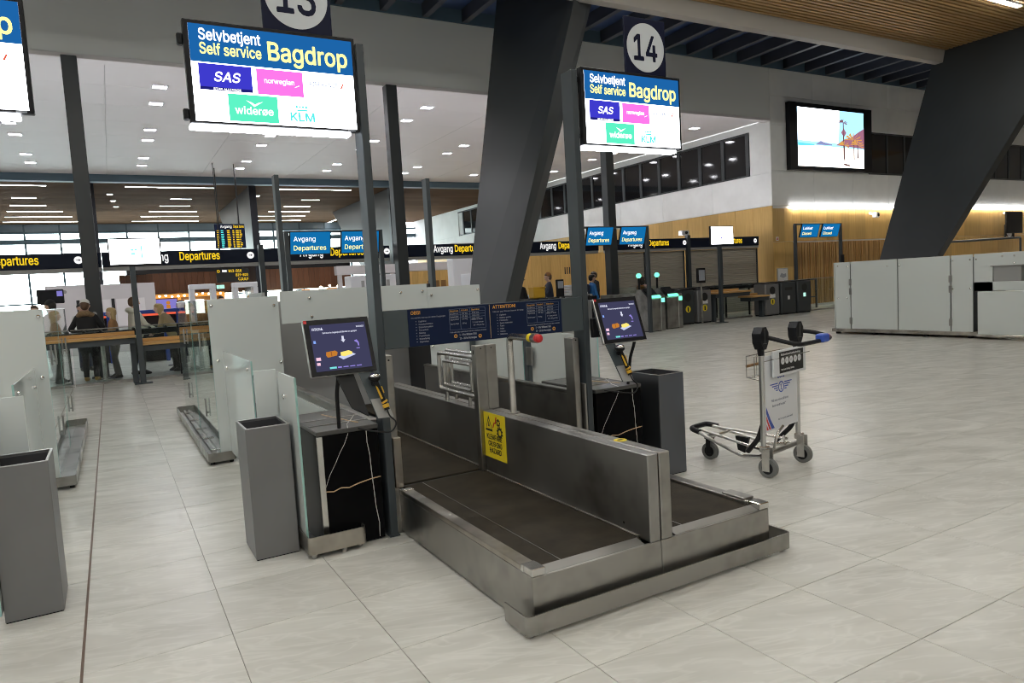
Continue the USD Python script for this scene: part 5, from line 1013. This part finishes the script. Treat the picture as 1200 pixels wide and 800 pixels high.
    hm=[Manifold.batch_hull([sp(H(0,-.035,.035),.094*k,18),sp(H(0,.02,.055),.078*k,18),sp(H(0,-.055,-.02),.075*k,14)])]
    if long_hair: hm+=[Manifold.batch_hull([sp(H(s*.05,-.045,.0),.055*k,12),sp(H(s*.055,-.05,-.14),.042*k,12),sp(H(0,-.06,-.2),.045*k,12)]) for s in (-1,1)]
    obj('hair', soft(union(hm),.025,4), hair, t, smooth=True)
    if hat: obj('hat', soft(Manifold.batch_hull([sp(H(0,-.02,.06),.098*k,18),sp(H(0,0,.085),.075*k,16)]).trim_by_plane([0,0,1],float(H(0,0,.035)[2])),.03,3), hat, t, smooth=True)
    if cap: obj('cap_peak', trimesh.convex.convex_hull(np.vstack([ball(H(a,b,.05),.012*k,1).vertices for a,b in ((-.06,.06),(.06,.06),(-.04,.15),(.04,.15))])), hat, t)
    if hood: obj('hood', soft(union([Manifold.batch_hull([sp(T(s*.13,-.03,1.43),.055*k),sp(T(s*.06,-.10,1.47),.06*k)]) for s in (-1,1)]+[Manifold.batch_hull([sp(T(-.07,-.10,1.47),.06*k),sp(T(.07,-.10,1.47),.06*k)])]),.03,4), hood, t, smooth=True)
    if bag: obj('backpack', soft(Manifold.batch_hull([sp(T(a,-.20,c),.07*k) for a in (-.09,.09) for c in (1.12,1.38)]),.05,3), bag, t, smooth=True)
    return t
def people():
    person(-.45,17.62,-15,1.72,'person in a black coat with a brown fur hood and a white beanie','cloth_black','cloth_black','boot_tan','hair_brown',hat='cloth_white',hood='fur',arms=((-.30,.28,1.05),(.22,.34,1.05)),coat_low=.62)
    person(.03,17.72,78,1.53,'blond person in a tan brown jacket turned to one side','cloth_tan','cloth_grey','shoe_dark','hair_blond','skin_light',long_hair=True,arms=((-.18,.25,1.12),(.18,.26,1.10)),stance=.05)
    person(.47,17.95,-70,1.74,'person in a cream hoodie and grey trousers with short hair','cloth_cream','cloth_grey','shoe_dark','hair_brown',arms=((-.18,.33,1.0),(.2,.35,1.0)),stance=.06,hood='cloth_cream')
    person(1.24,18.0,62,1.62,'person in a khaki coat bending over the trays','cloth_khaki','cloth_black','shoe_dark','hair_blond','skin_light',lean=.42,long_hair=True,arms=((-.12,.46,.98),(.16,.48,.98)),stance=.10)
    person(-1.12,18.6,60,1.76,'person in a black cap and pale jacket behind the first booth','cloth_cream','cloth_grey','shoe_dark','hair_dark',hat='cloth_black',cap=True)
    person(-.62,20.6,200,1.68,'person in a white top facing the traveller with the white beanie','cloth_white','cloth_navy','shoe_dark','hair_dark',arms=((-.2,.36,1.05),(.2,.36,1.05)))
    person(1.62,20.2,80,1.62,'dark haired person in a pink top half behind the glass partition','cloth_pink','cloth_navy','shoe_dark','hair_brown',long_hair=True)
    person(11.05,18.9,-78,1.72,'person in a black jacket and black cap before the steel counter','cloth_black','cloth_black','shoe_dark','hair_dark','skin_light',hat='cloth_black',cap=True,long_hair=True)
    person(12.35,19.3,70,1.82,'person in a navy jacket and rust coloured beanie before the steel counter','cloth_navy','cloth_black','shoe_dark','hair_brown',hat='cloth_rust',arms=((-.2,.38,1.08),(.2,.40,1.05)))
    person(13.62,18.7,-100,1.70,'person in a bright blue jacket with a dark backpack','cloth_blue','cloth_navy','shoe_dark','hair_dark',bag='cloth_navy')
    person(14.6,19.9,90,1.80,'person in black behind the traveller in the bright blue jacket','cloth_black','cloth_black','shoe_dark','hair_dark','skin_light')
    person(15.55,18.5,-60,1.53,'person with long dark hair and a pink top behind the access gate','cloth_pink','cloth_navy','shoe_dark','hair_dark','skin_light',long_hair=True,bag='cloth_rust')
    for x,y,l,hr in ((-2.5,21,'dark haired person just above the first frosted booth','hair_dark'),(-1.65,21.5,'brown haired person just above the first frosted booth','hair_brown'),(3.15,24.5,'dark haired person below the first metal detector arch','hair_dark'),(4.35,26.5,'fair haired person between the metal detector arches','hair_blond')):
        person(x,y,170,1.70,l,'cloth_navy','cloth_black','shoe_dark',hr)
people()
